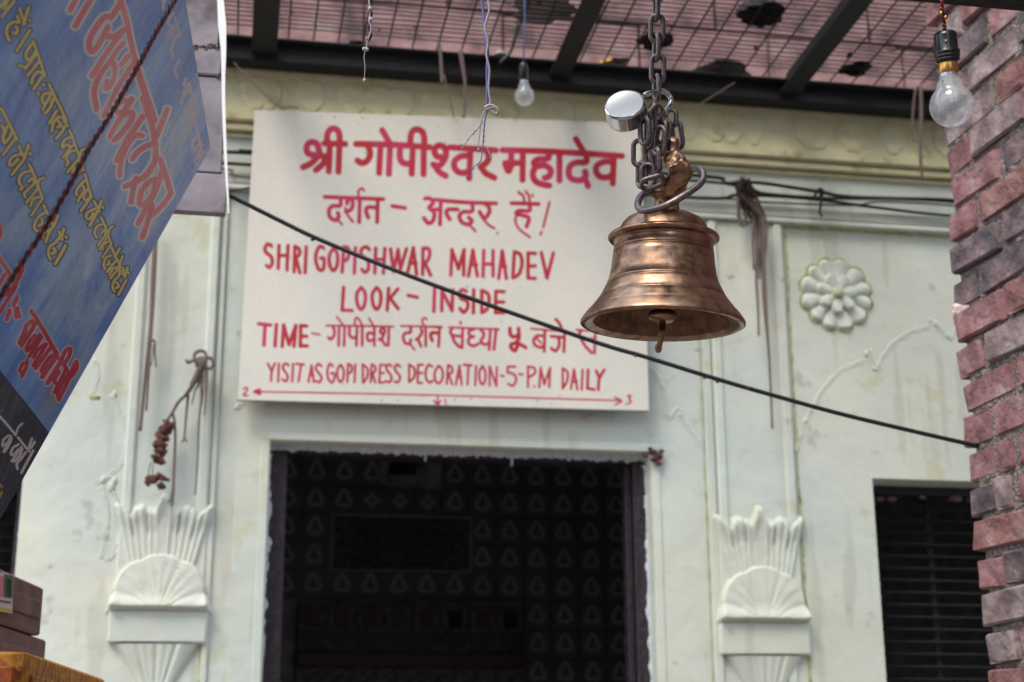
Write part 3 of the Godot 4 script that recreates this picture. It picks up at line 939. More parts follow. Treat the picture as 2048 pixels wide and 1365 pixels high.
# ---------- iron grille above the lane
func roof_grille() -> void:
	var by: float = wz(1100, 166, 0.13).y
	var ym := by + 0.075
	var t := thing("roof_grille", "black iron and wire mesh grille spanning overhead above the temple cornice", "grille", Vector3(1.0, ym, 0.12))
	var tilt := 0.039
	var zm := 1.7
	var st := mb(true)
	box(st, Vector3(-1.6, by, 0.06), Vector3(3.6, by + 0.07, 0.13), 0.004)
	box(st, Vector3(-1.6, by + 0.066, 0.062), Vector3(3.6, by + 0.073, 0.16), 0.001)
	part("wall_beam", st, M.black_iron, t)
	var xb := []
	for q in [[530.0, 60.0], [1148.0, 60.0], [1640.0, 80.0]]:
		var p := onplane(q[0], q[1], Vector3(0, ym, 0.12), Vector3(0, 1, -tilt).normalized())
		xb.append(p.x)
	xb = [xb[0] - 0.95] + xb + [xb[2] + 0.95]
	for k in 5:
		st = mb(true)
		var w := 0.041 if k == 1 else 0.036
		var xf := Transform3D(Basis(Vector3.RIGHT, -atan(tilt)), Vector3(xb[k], ym, 0.12))
		box(st, Vector3(-w, -0.05, 0.012), Vector3(w, -0.042, zm), 0.001, xf)
		box(st, Vector3(-0.006, -0.042, 0.012), Vector3(0.006, 0.03, zm), 0.001, xf)
		part("rafter", st, M.black_iron, t)
	st = mb(true)
	box(st, Vector3(-1.6, ym + tilt * zm - 0.03, 0.12 + zm + 0.002), Vector3(3.6, ym + tilt * zm + 0.03, 0.12 + zm + 0.04), 0.003)
	part("edge_beam", st, M.black_iron, t)
	var z := 0.16
	while z < zm + 0.1:
		st = mb()
		var pts := []
		for i in 27:
			pts.append(Vector3(-1.6 + i * 0.2, ym + 0.034 + tilt * (z - 0.12) + 0.0025 * sin(i * 1.7 + z * 30.0), z + rng.randf_range(-0.002, 0.002)))
		tube(st, pts, 0.0027, -1, 5)
		part("wire", st, M.wire_mesh, t)
		z += 0.0275
	var x := -1.55
	while x < 3.6:
		st = mb()
		var dx := rng.randf_range(-0.006, 0.006)
		tube(st, [Vector3(x, ym + 0.0300, 0.1), Vector3(x + dx, ym + 0.030 + tilt * zm * 0.5, 0.12 + zm * 0.5), Vector3(x, ym + 0.030 + tilt * zm, 0.12 + zm)], 0.0032, -1, 5)
		part("wire", st, M.wire_mesh, t)
		x += 0.083
	# rubbish that has dropped onto the mesh
	var heap := [["rag", "crumpled dark rag caught on the wire mesh beside a rafter", 1520, 30, 0.075, 0.07, M.dark_rag], ["rag", "flat black rubber scrap lying on the wire mesh near the brick pier", 1712, 138, 0.055, 0.02, M.dark_rag], ["rag", "small clump of dry dark leaves on the mesh behind the chain", 1310, 82, 0.06, 0.02, M.dark_thread], ["rag", "grey cloth scrap lying on the mesh against the iron beam", 1440, 145, 0.10, 0.015, M.grey_rag], ["rag", "yellow cloth scrap lying on the mesh beside a rafter", 1214, 130, 0.03, 0.022, M.yellow_rag], ["rag", "pale paper scrap beside the yellow cloth on the mesh", 1238, 124, 0.035, 0.01, M.grey_rag], ["rag", "crumpled white paper on the mesh left of the second rafter", 1000, 112, 0.025, 0.02, M.grey_rag], ["rag", "grey rag draped on the mesh high above the hanging bulb", 1085, 18, 0.10, 0.012, M.grey_rag], ["rag", "brown dust clump on the mesh behind the knotted string", 712, 90, 0.03, 0.02, M.dark_thread]]
	for h in heap:
		var p := onplane(h[2], h[3], Vector3(0, ym + 0.038, 0.12), Vector3(0, 1, -tilt).normalized())
		var nz := noise(1.0, int(h[2]), 3)
		st = mb()
		var seg := 22
		var H: float = h[5]
		var R: float = h[4]
		for i in 6:
			for k in seg:
				var c := []
				for q in [[i, k], [i, k + 1], [i + 1, k + 1], [i + 1, k]]:
					var an: float = TAU * (q[1] % seg) / seg
					var u: float = q[0] / 6.0
					var rr: float = R * u * (1.0 + 0.45 * nz.get_noise_2d(cos(an) * 1.2, sin(an) * 1.2))
					c.append(p + Vector3(cos(an) * rr, H * (1.0 - u * u) * (0.7 + 0.8 * nz.get_noise_2d(cos(an) * u * 3.0, sin(an) * u * 3.0 + 7.0)), -sin(an) * rr * 1.1))
				quad(st, c[0], c[3], c[2], c[1])
		var o := part(h[0], st, h[6], self)
		tag(o, h[1], "rag")

	# dry leaves and crumbs scattered over the mesh
	st = mb(true)
	for i in 150:
		var p := Vector3(rng.randf_range(-0.6, 3.2), 0, rng.randf_range(0.16, 1.1))
		p.y = ym + 0.040 + tilt * (p.z - 0.12)
		var r := rng.randf_range(0.006, 0.022)
		var a := rng.randf() * TAU
		var u := Vector3(cos(a), rng.randf_range(-0.3, 0.3), sin(a)) * r
		var v := Vector3(-sin(a), rng.randf_range(-0.2, 0.4), cos(a)) * r * 0.5
		quad(st, p - u, p + v, p + u + Vector3(0, r * 0.4, 0), p - v)
	var lv := part("dry_leaves", st, M.dried_flower)
	tag(lv, "dry brown leaves and crumbs scattered over the wire mesh", "leaves", "", "stuff")

# ---------- the houses across the lane, behind the camera: the bell mirrors them and the gap between
func opposite_house() -> void:
	for q in [[-8.0, -0.7, 5.0, 9.0, "low grey plastered house across the lane with brown shutters", [-5.5, -3.2, -1.7]], [1.3, 8.0, 6.8, 8.4, "tall grey plastered house across the lane with brown shutters", [2.2, 4.0, 6.2]]]:
		var t := thing("opposite_house", q[4], "building", Vector3((q[0] + q[1]) / 2, 0, q[3]), "houses across the lane")
		var st := mb(true)
		box(st, Vector3(q[0], 0, q[3]), Vector3(q[1], q[2], q[3] + 4.0), 0.02)
		part("wall", st, M.grey_stone, t)
		for x in q[5]:
			for f in 2:
				st = mb(true)
				box(st, Vector3(x - 0.45, 1.1 + f * 2.3, q[3] - 0.04), Vector3(x + 0.45, 2.4 + f * 2.3, q[3] - 0.001), 0.004)
				part("shutter", st, M.brown_board, t)
		st = mb(true)
		box(st, Vector3(q[0] - 0.15, q[2] + 0.002, q[3] - 0.2), Vector3(q[1] + 0.15, q[2] + 0.15, q[3] + 4.1), 0.01)
		part("roof", st, M.lane_stone, t)

# ---------- painted sign
func sign_board() -> void:
	var z := 0.075
	var q := [wz(475, 800, z), wz(1298, 822, z), wz(1281, 247, z), wz(509, 220, z)]
	var x0 := -0.03
	var x1 := 1.37
	var y0 := 2.56
	var y1 := 3.68
	var W := 1300
	var H := 1040
	var pr := Print.new(W, H)
	var inv := cam_basis.transposed()
	for y in H:
		for x in W:
			var c := inv * (Vector3(x0 + (x1 - x0) * (x + 0.5) / W, y1 - (y1 - y0) * (y + 0.5) / H, z) - EYE)
			pr.at[y * W + x] = Vector2(1024.0 - F * c.x / c.z, 682.5 + F * c.y / c.z)
	var n1 := noise(0.004, 61, 4)
	var n2 := noise(0.05, 62, 3)
	pr.fill(func(x: int, y: int, p: Vector2) -> Color:
		var k := n1.get_noise_2d(x, y)
		var g := n2.get_noise_2d(x, y)
		var c := Color(0.865, 0.845, 0.80).lerp(Color(0.845, 0.83, 0.79), clampf(0.5 + k, 0, 1))
		return c * (1.0 + 0.02 * g))
	var uv := func(p: Vector2) -> Vector2:
		var w := wz(p.x, p.y, z)
		return Vector2((w.x - x0) / (x1 - x0) * W, (y1 - w.y) / (y1 - y0) * H)
	var n3 := noise(0.006, 63, 2)
	var n4 := noise(0.04, 64, 3)
	pr.draw(strokes_of(SIGN_TEXT), 0.2, func(x: int, y: int) -> Color:
		var k := clampf(0.45 + 1.1 * n3.get_noise_2d(x, y) + 0.35 * n4.get_noise_2d(x, y), 0.0, 1.0)
		return Color(0.68, 0.07, 0.13).lerp(Color(0.75, 0.16, 0.34), k), uv, 0.6)
	# fly specks and nail heads
	for i in 46:
		var p := Vector2(rng.randf_range(480, 1295), [rng.randf_range(228, 252), rng.randf_range(790, 812), rng.randf_range(230, 810)][i % 3])
		pr.draw([[[p, p + Vector2(rng.randf_range(0.3, 1.5), rng.randf_range(0.3, 2.0))], rng.randf_range(0.5, 1.4)]], 0.0, func(_x: int, _y: int) -> Color: return Color(0.42, 0.37, 0.33), uv)
	var m := mat("sign_paint", Color(1, 1, 1), 0.6)
	m.albedo_texture = pr.texture()
	m.texture_repeat = false
	var t := thing("sign_board", "cream painted board with red hand lettering in two scripts above the doorway", "sign", (q[0] + q[1]) / 2)
	var st := mb(true)
	var u := []
	for p in q: u.append(Vector2((p.x - x0) / (x1 - x0), (y1 - p.y) / (y1 - y0)))
	quv(st, q, u)
	part("painted_face", st, m, t)
	st = mb(true)
	var back := Vector3(0, 0, -0.022)
	for i in 4:
		var a: Vector3 = q[i]
		var b: Vector3 = q[(i + 1) % 4]
		quad(st, a + back, b + back, b, a)
	quad(st, q[1] + back, q[0] + back, q[3] + back, q[2] + back)
	part("board_edge", st, M.grey_rag, t)
	for x in [0.2, 1.1]:
		st = mb(true)
		box(st, Vector3(x, 2.7, 0.002), Vector3(x + 0.04, 3.5, z - 0.023), 0.002)
		part("batten", st, M.purple_wood, t)

# ---------- weathered panel behind the banner
func left_pier() -> void:
	var tt := 3.0
	var R := dp(446, 200, tt)
	var z := R.z
	var t := thing("stone_panel", "grey weathered slab panel with a white edge hanging behind the blue banner", "panel", Vector3(R.x - 0.1, wz(450, 427, z).y, z))
	var cuts := [427.0, 346.0, 152.0, 96.0, -80.0, -300.0]
	for k in 5:
		var y0: float = wz(445, cuts[k], z).y
		var y1: float = wz(445, cuts[k + 1], z).y - 0.003
		var xr: float = wz([453.0, 447.0, 442.0, 440.0, 436.0][k], (cuts[k] + cuts[k + 1]) / 2, z).x
		var st := mb(true)
		box(st, Vector3(xr - 0.30, y0, z - 0.022), Vector3(xr, y1, z + rng.randf_range(-0.002, 0.003)), 0.002, Transform3D.IDENTITY, 0.001)
		part("slab", st, M.grey_stone, t)
	var st := mb(true)
	box(st, Vector3(R.x - 0.29, wz(445, 420, z).y, z - 0.03), Vector3(R.x - 0.02, wz(445, -290, z).y, z - 0.0235), 0.0)
	part("backing", st, M.dirty_joint, t)
	for q in [[436, 97, 30], [428, 90, 22], [400, 98, 26], [440, 150, 16]]:
		st = mb()
		for i in 9:
			ball(st, wz(q[0] + rng.randfn(0, q[2] * 0.35), q[1] + rng.randfn(0, 3.5), z + 0.002), rng.randf_range(0.0015, 0.0035), Vector3(1.5, 1, 0.6), 6)
		part("soot_crust", st, M.dirty_joint, t)
	var pts := [[458.5, 427], [456, 370], [453, 300], [450, 210], [450, 150], [452, 100], [452, 50], [447, 0], [446, -80], [446, -300]]
	var inn := [[455.5, 427], [451.5, 370], [447, 300], [443.5, 210], [442.5, 150], [441.5, 100], [436, 50], [434, 0], [434, -80], [434, -300]]
	var poly := []
	for p in pts: poly.append(Vector2(wz(p[0], p[1], z + 0.008).x, wz(p[0], p[1], z + 0.008).y))
	inn.reverse()
	for p in inn: poly.append(Vector2(wz(p[0], p[1], z + 0.008).x, wz(p[0], p[1], z + 0.008).y))
	st = mb(true)
	extrude(st, poly, z - 0.03, z + 0.008)
	part("white_edging", st, M.plain_white, t)  # one even white strip along the right edge of the panel

# ---------- printed banner hung along the left side of the lane
func banner() -> void:
	var d := ray(635, 1560).normalized()
	var A := dp(420.6, 295, 2.3)
	var r1 := ray(1.8, 1035.6)
	var B := EYE + r1 * ((A - EYE).dot(d) / r1.dot(d))
	var e := (B - A).normalized()
	var n := e.cross(d).normalized()
	var La := 1.05
	var Lb := 0.72
	var W := 1400
	var H := 960
	var pr := Print.new(W, H)
	var inv := cam_basis.transposed()
	for y in H:
		for x in W:
			var c := inv * (A + d * (La * ((x + 0.5) / W - 1.0)) + e * (Lb * (y + 0.5) / H) - EYE)
			pr.at[y * W + x] = Vector2(1024.0 - F * c.x / c.z, 682.5 + F * c.y / c.z)
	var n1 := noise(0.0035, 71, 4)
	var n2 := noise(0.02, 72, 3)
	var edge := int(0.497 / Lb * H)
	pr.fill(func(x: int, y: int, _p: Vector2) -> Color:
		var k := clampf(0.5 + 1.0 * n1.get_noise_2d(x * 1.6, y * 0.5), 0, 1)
		var g := n2.get_noise_2d(x * 2.2, y * 0.25)  # streaks of weave and fabric sheen put into the print colour
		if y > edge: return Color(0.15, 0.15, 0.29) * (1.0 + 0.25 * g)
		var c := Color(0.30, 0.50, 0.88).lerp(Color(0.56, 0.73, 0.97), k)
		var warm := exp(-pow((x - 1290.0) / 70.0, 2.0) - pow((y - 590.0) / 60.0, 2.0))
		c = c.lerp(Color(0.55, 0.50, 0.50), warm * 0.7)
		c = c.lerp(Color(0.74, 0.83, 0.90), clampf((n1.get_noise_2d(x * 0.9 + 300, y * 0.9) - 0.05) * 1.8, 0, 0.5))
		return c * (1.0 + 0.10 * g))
	var uv := func(p: Vector2) -> Vector2:
		var w := onplane(p.x, p.y, A, n) - A
		return Vector2((1.0 + w.dot(d) / La) * W, w.dot(e) / Lb * H)
	var ink := func(c: Color) -> Callable:
		return func(_x: int, _y: int) -> Color: return c
	pr.draw(strokes_of(PALE_TEXT), 0.8, ink.call(Color(0.78, 0.74, 0.84)), uv)
	for q in [[RED_TEXT, Color(0.84, 0.84, 0.89), 5.4, Color(0.88, 0.38, 0.47)], [YELLOW_TEXT, Color(0.16, 0.17, 0.34), 2.8, Color(0.90, 0.83, 0.42)], [MAGENTA_TEXT, Color(0.84, 0.78, 0.84), 3.0, Color(0.76, 0.10, 0.28)]]:
		var s := strokes_of(q[0])
		pr.draw(s, q[2], ink.call(q[1]), uv)
		pr.draw(s, 0.7 if q[2] > 2.9 else 0.1, ink.call(q[3]), uv)
	pr.draw(strokes_of(WHITE_TEXT), 0.3, ink.call(Color(0.84, 0.82, 0.84)), uv)
	pr.draw([[[Vector2(-4, 968), Vector2(4, 975)], 2.5], [[Vector2(4, 985), Vector2(-2, 996)], 2.5]], 0.0, ink.call(Color(0.78, 0.66, 0.14)), uv)
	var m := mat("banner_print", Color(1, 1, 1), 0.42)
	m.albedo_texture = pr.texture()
	m.texture_repeat = false
	m.heightmap_enabled = true
	m.heightmap_texture = grey(0.02, 73, 0.0, 1.0, 512, 6)
	m.heightmap_scale = 0.12
	m.roughness = 0.34
	var t := thing("banner", "blue printed banner with red, yellow and magenta lettering hung along the lane", "banner", A + e * Lb - d * La * 0.5)
	var sag := noise(1.0, 75, 2)
	var st := mb()
	var nx := 44
	var ny := 30
	var at := func(i: int, j: int) -> Vector3:
		var a := La * (float(i) / nx - 1.0)
		var b := Lb * float(j) / ny
		var rim := minf(minf(float(j) / ny, 1.0 - float(j) / ny), 1.0 - float(i) / nx) * 6.0
		return A + d * a + e * b + n * (0.006 * sag.get_noise_2d(a * 3.0 + b * 2.0, b * 5.0) * clampf(rim, 0.0, 1.0))
	for j in ny:
		for i in nx:
			quv(st, [at.call(i, j), at.call(i, j + 1), at.call(i + 1, j + 1), at.call(i + 1, j)], [Vector2(float(i) / nx, float(j) / ny), Vector2(float(i) / nx, float(j + 1) / ny), Vector2(float(i + 1) / nx, float(j + 1) / ny), Vector2(float(i + 1) / nx, float(j) / ny)])
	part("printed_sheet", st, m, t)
	var away := n if n.dot(EYE - A) < 0.0 else -n
	for s in [[Vector3.ZERO, -d * La], [Vector3.ZERO, e * Lb]]:
		st = mb()
		tube(st, [A + s[0] + away * 0.006, A + s[1] + away * 0.006], 0.0045, -1, 8)
		part("hem_rod", st, M.blue_thread, t)

# ---------- brick pier
func brick_pier() -> void:
	var X := wz(1960, 1150, 1.8).x
	var ze := 1.8
	var t := thing("brick_pier", "rough red brick pier with crumbling mortar ending an unseen lane wall added to block the sky", "pier", Vector3(X + 0.2, 0, 2.3))
	var st := mb(true)
	box(st, Vector3(X + 0.007, 0, ze + 0.016), Vector3(X + 0.42, 6.2, 3.1), 0.004)
	part("mortar_core", st, M.mortar, t)
	st = mb(true)
	box(st, Vector3(X + 0.03, 0, 3.101), Vector3(X + 3.4, 6.2, 8.0), 0.01)
	part("unseen_side_wall", st, M.mortar, t)  # out of view, added to block sky light from the right
	var kinds := []
	for v in 8:
		st = mb(true)
		box(st, Vector3(-0.5, -0.5, -0.5), Vector3(0.5, 0.5, 0.5), 0.055, Transform3D.IDENTITY, 0.04)
		st.generate_normals()
		kinds.append(st.commit())
	var c := 0
	var y := 0.02
	while y < 4.3:
		var z := ze + rng.randf_range(-0.018, 0.022)
		var first := true
		while z < 3.05:
			var head := (c % 2 == 0) == first if rng.randf() < 0.85 else rng.randf() < 0.5
			var L := (0.105 if head else 0.215) + rng.randf_range(-0.012, 0.012)
			if not first and rng.randf() < 0.1: L = 0.06
			var h := 0.063 + rng.randf_range(-0.005, 0.004)
			var dx := 0.12 + rng.randf_range(0, 0.01)
			var o := put("brick", kinds[rng.randi() % 8], M["brick_%d" % [0, 4, 1, 2, 3, 2, 0, 3][rng.randi() % 8]], t)
			o.position += Vector3(X + dx / 2 + rng.randf_range(-0.010, 0.003), y + h / 2, z + L / 2)
			o.rotation = Vector3(rng.randf_range(-0.03, 0.03), rng.randf_range(-0.025, 0.025), rng.randf_range(-0.02, 0.02))
			o.scale = Vector3(dx, h, L)
			z += L + rng.randf_range(0.008, 0.020)
			first = false
		y += 0.0755
		c += 1
	# lumps of mortar squeezed from the joints
	st = mb()
	for i in 420:
		ball(st, Vector3(X + 0.010, 0.02 + 0.0755 * rng.randi_range(18, 46) - 0.006 + rng.randf_range(-0.004, 0.004), rng.randf_range(ze + 0.03, 2.5)), rng.randf_range(0.005, 0.013), Vector3(0.7, rng.randf_range(0.5, 1.0), rng.randf_range(0.8, 2.2)), 6)
	var lumps := part("mortar_lumps", st, M.mortar, t)
	lumps.set_meta("kind", "stuff")
	# one pale broken brick that sticks out at the corner
	st = mb(true)
	var p := wz(1944, 645, ze - 0.01)
	var xf := Transform3D(Basis(Vector3.RIGHT, 0.34) * Basis(Vector3.UP, 0.2), p + Vector3(0.03, 0, 0.05))
	box(st, Vector3(-0.055, -0.034, -0.075), Vector3(0.05, 0.034, 0.055), 0.010, xf, 0.008)
	var pb := part("broken_brick", st, M.pale_brick, t)
	pb.set_meta("label", "pale broken brick sticking out at an angle")

# ---------- beam that carries the bell chain and the near bulb
func overhead_beam() -> void:
	var p := dp(1960, -13, 2.07)
	var t := thing("overhead_beam", "dark iron beam crossing overhead in front of the brick pier", "beam", Vector3(0.9, p.y, p.z))
	var st := mb(true)
	box(st, Vector3(-0.4, p.y, p.z - 0.03), Vector3(2.0, p.y + 0.09, p.z + 0.03), 0.004)
	part("web", st, M.black_iron, t)
	st = mb(true)
	box(st, Vector3(-0.4, p.y - 0.002, p.z - 0.034), Vector3(2.0, p.y + 0.006, p.z + 0.034), 0.001)
	part("flange", st, M.black_iron, t)

# ---------- bell, chain, padlock
func link_mesh(L: float, w: float, r: float) -> ArrayMesh:
	var pts := []
	var R := w * 0.5 - r
	var s := L * 0.5 - r - R
	for i in 12:
		var a := PI * i / 11.0
		pts.append(Vector3(cos(a) * R, s + sin(a) * R, 0))
	for i in 12:
		var a := PI + PI * i / 11.0
		pts.append(Vector3(cos(a) * R, -s + sin(a) * R, 0))
	var st := mb()
	tube(st, pts, r, -1, 10, true)
	st.generate_normals()
	return st.commit()
func seg_xf(a: Vector3, b: Vector3, roll: float) -> Transform3D:
	var y := (b - a).normalized()
	var x := y.cross(cam_basis.z).normalized()
	var zz := x.cross(y).normalized()
	return Transform3D(Basis(x, y, zz) * Basis(Vector3.UP, roll), (a + b) / 2)
func bell() -> void:
	var t0 := 2.07
	var k := t0 / F
	var base := dp(1325.5, 651.5, t0)
	var t := thing("temple_bell", "weathered bronze bell with flared lip hanging on a chain", "bell", base)
	var tilt := Basis(Vector3.BACK, deg_to_rad(-1.2)) * Basis(Vector3.RIGHT, deg_to_rad(4.6))
	var xf := Transform3D(tilt, base)
	var out := [[140, 6], [152, 1], [160, -1], [164.5, 1.5], [165, 5], [163, 9], [157, 18], [150, 27], [146, 30], [145.2, 32], [143.5, 34], [136, 44], [130, 52], [128.4, 53.0], [127.6, 54.4], [127.8, 55], [122, 66], [117, 76], [114.2, 82], [112.2, 82.6], [112, 84.6], [112.6, 85.6], [112.2, 87], [110.2, 87.6], [110, 89.6], [110.6, 90.4], [107.5, 104], [104.8, 120], [103, 136], [102, 148], [100.2, 148.8], [100.3, 150.8], [101.4, 151.6], [101.2, 154], [99.4, 154.8], [99.5, 156.6], [100.6, 157.4], [100, 166], [100, 172], [104, 173], [110, 175], [112.5, 178.5], [112.5, 182], [109, 185.5], [102, 187.5], [92, 189.5], [90.5, 193], [89, 200], [84, 210], [75, 219], [62, 226], [44, 231], [24, 233], [21, 234], [20, 240], [19.5, 270]]
	var prof := []
	for p in out: prof.append(Vector2(p[0] * k, p[1] * k))
	var inside := [[140, 6], [134, 16], [122, 40], [108, 70], [100, 100], [96, 140], [93, 175], [80, 200], [40, 215], [0, 218]]
	var st := mb()
	lathe(st, prof, 96, xf)
	part("bell_body", st, M.bronze, t)
	st = mb()
	var pi := []
	for p in inside: pi.append(Vector2(p[0] * k, p[1] * k))
	pi.reverse()
	lathe(st, pi, 96, xf)
	part("bell_inside", st, M.bronze_as_cast, t)
	# clapper: a thick disc below the dome with a swinging tongue
	st = mb()
	lathe(st, [Vector2(0, 6 * k), Vector2(20 * k, 8 * k), Vector2(30 * k, 16 * k), Vector2(28 * k, 26 * k), Vector2(14 * k, 34 * k), Vector2(7 * k, 50 * k), Vector2(6 * k, 215 * k)], 28, xf)
	var cl := part("clapper", st, M.bronze, t)
	st = mb()
	var tip := dp(1317, 700, t0)
	tube(st, smooth([xf * Vector3(0, 14 * k, 0), dp(1324, 662, t0 - 0.01), dp(1320, 686, t0 - 0.008), tip], 5), 7.0 * k, 5.4 * k, 12)
	ball(st, tip + Vector3(0, 3 * k, 0), 8.0 * k, Vector3(0.95, 1.25, 0.95), 12)
	part("tongue", st, M.bronze, cl)
	# cast crown on top: a stub, a lumpy head and an eye that the chain passes through
	var C := func(cx: float, cy: float, dz := 0.0) -> Vector3: return dp(1200.0 + cx / 4.875, 160.0 + cy / 4.875, t0 - dz)
	var nodes := [[C.call(660, 1100), 95, C.call(670, 1300), 100], [C.call(560, 1070), 78, C.call(700, 1040, 0.015), 118], [C.call(700, 1040, 0.02), 112, C.call(755, 910, 0.03), 118], [C.call(740, 880, 0.03), 108, C.call(705, 760, 0.02), 70], [C.call(705, 760, 0.02), 66, C.call(705, 620, 0.02), 66], [C.call(820, 860, 0.045), 62, C.call(790, 790, 0.04), 46], [C.call(840, 840, 0.055), 34, C.call(790, 800, 0.055), 30], [C.call(745, 730, 0.035), 36, C.call(800, 780, 0.045), 30], [C.call(850, 930, 0.045), 46, C.call(800, 1000, 0.04), 50], [C.call(660, 760, 0.03), 34, C.call(690, 860, 0.05), 40]]
	var hole := [C.call(600, 890, 0.09), C.call(590, 880, -0.09)]
	var u := k / 4.875 * 1.1
	var cap := func(p: Vector3, a: Vector3, b: Vector3, ra: float, rb: float) -> float:
		var ab := b - a
		var h := clampf((p - a).dot(ab) / ab.length_squared(), 0, 1)
		return p.distance_to(a + ab * h) - lerpf(ra, rb, h)
	var lump := noise(90.0, 81, 2)
	st = mb()
	nets(st, C.call(440, 1330, 0.0) - Vector3(0.006, 0, 0.06), C.call(980, 550) + Vector3(0.006, 0.004, 0.08), 0.0025, func(p: Vector3) -> float:
		var dd := 1.0
		for q in nodes:
			var e: float = cap.call(p, q[0], q[2], q[1] * u, q[3] * u)
			var hh := clampf(0.5 + 0.5 * (dd - e) / 0.007, 0, 1)
			dd = lerpf(dd, e, hh) - 0.007 * hh * (1.0 - hh)
		dd += 0.0016 * lump.get_noise_3d(p.x, p.y, p.z)
		dd = maxf(dd, p.y - C.call(700, 566).y)
		return maxf(dd, -cap.call(p, hole[0], hole[1], 66 * u, 66 * u)))
	part("crown", st, M.bronze, t)
	# chain: every link a piece
	var ch := thing("chain", "dark steel chain wound through the crown of the bronze bell", "chain", dp(1313, 0, t0))
	var lm := link_mesh(63 * k, 35 * k, 5.2 * k)
	var links := [[1314, -57, 1314, -27, 0.1, 0], [1313, -13, 1313, 17, 1.5, 0], [1314, 26, 1314, 88, 0.25, 0], [1313, 64, 1313, 126, 1.35, 0], [1316, 106, 1315, 170, 0.2, 0], [1313, 146, 1314, 206, 1.3, 0]]
	links[0] = [1314, -60, 1314, 5, 0.2, 0]
	links[1] = [1313, -16, 1312, 46, 1.4, 0]
	var wound := [[487, 330, 470, 690, 1.2, 0.012], [385, 565, 385, 860, 0.35, 0.0], [520, 210, 520, 520, 1.25, 0.01], [500, 380, 600, 250, 0.5, 0.022], [620, 380, 570, 690, 1.0, 0.016], [480, 600, 520, 900, 0.5, 0.012], [590, 430, 570, 760, 0.7, 0.022], [690, 280, 690, 480, 0.6, -0.004], [735, 390, 775, 690, 0.9, -0.012], [410, 780, 410, 1070, 1.0, 0.004], [465, 800, 470, 1060, 0.4, 0.016], [385, 1040, 640, 960, 0.7, 0.03], [430, 340, 440, 650, 0.9, 0.02], [540, 640, 555, 930, 1.1, 0.02], [640, 370, 600, 640, 0.4, 0.0]]
	for w in wound: links.append([1200 + w[0] / 4.875, 160 + w[1] / 4.875, 1200 + w[2] / 4.875, 160 + w[3] / 4.875, w[4], w[5] + 0.012])
	for l in links:
		var a := dp(l[0], l[1], t0 - l[5])
		var b := dp(l[2], l[3], t0 - l[5])
		var o := put("link", lm, M.chain_steel, ch)
		var x := seg_xf(a, b, l[4])
		x.basis.y *= a.distance_to(b) / (63 * k)
		x.origin -= ch.position
		o.transform = x
	# big oval ring round the neck
	st = mb()
	var ring := []
	for p in [[370, 1225, 0.03], [395, 1140, 0.005], [450, 1105, -0.02], [560, 1085, -0.055], [720, 1010, -0.06], [850, 900, -0.04], [935, 865, 0.0], [1000, 905, 0.03], [1000, 985, 0.045], [920, 1060, 0.06], [780, 1150, 0.07], [640, 1225, 0.07], [500, 1270, 0.06], [410, 1270, 0.045]]:
		ring.append(C.call(p[0], p[1], p[2]))
	tube(st, smooth(ring, 5, true), 7.2 * k, -1, 12, true)
	part("ring", st, M.chain_steel, ch)
	# round padlock
	var pc := dp(1251, 217, t0 - 0.02)
	var pl := thing("padlock", "shiny round steel padlock locked onto the bell chain", "padlock", pc)
	var nrm := (cam_basis * Vector3(-0.20, 0.60, 0.77)).normalized()
	var px := nrm.cross(Vector3.FORWARD).normalized()
	var pb := Basis(px, nrm, px.cross(nrm))
	var pf := Transform3D(pb, pc)
	var r := 41.0 * k
	st = mb()
	lathe(st, [Vector2(r * 0.9, -28 * k), Vector2(r * 0.98, -25 * k), Vector2(r, -21 * k), Vector2(r, 7 * k), Vector2(r * 1.01, 9 * k), Vector2(r * 0.98, 12 * k), Vector2(r * 0.92, 13.5 * k)], 64, pf)
	lathe(st, [Vector2(0, -28 * k), Vector2(r * 0.9, -28 * k)], 64, pf)
	part("case", st, M.chrome, pl)
	st = mb()
	lathe(st, [Vector2(r * 0.9, 12.6 * k), Vector2(0, 12.8 * k)], 64, pf)
	part("face_plate", st, M.chrome_brushed, pl)
	st = mb()
	var sh := []
	for p in [[430, 150, 0.02], [500, 125, 0.012], [580, 105, 0.0], [650, 125, -0.005], [692, 185, -0.005], [675, 260, 0.005], [620, 320, 0.012], [540, 370, 0.018], [400, 400, 0.02]]:
		sh.append(C.call(p[0], p[1], p[2]))
	tube(st, smooth(sh, 6), 5.4 * k, -1, 12)
	part("shackle", st, M.chrome, pl)

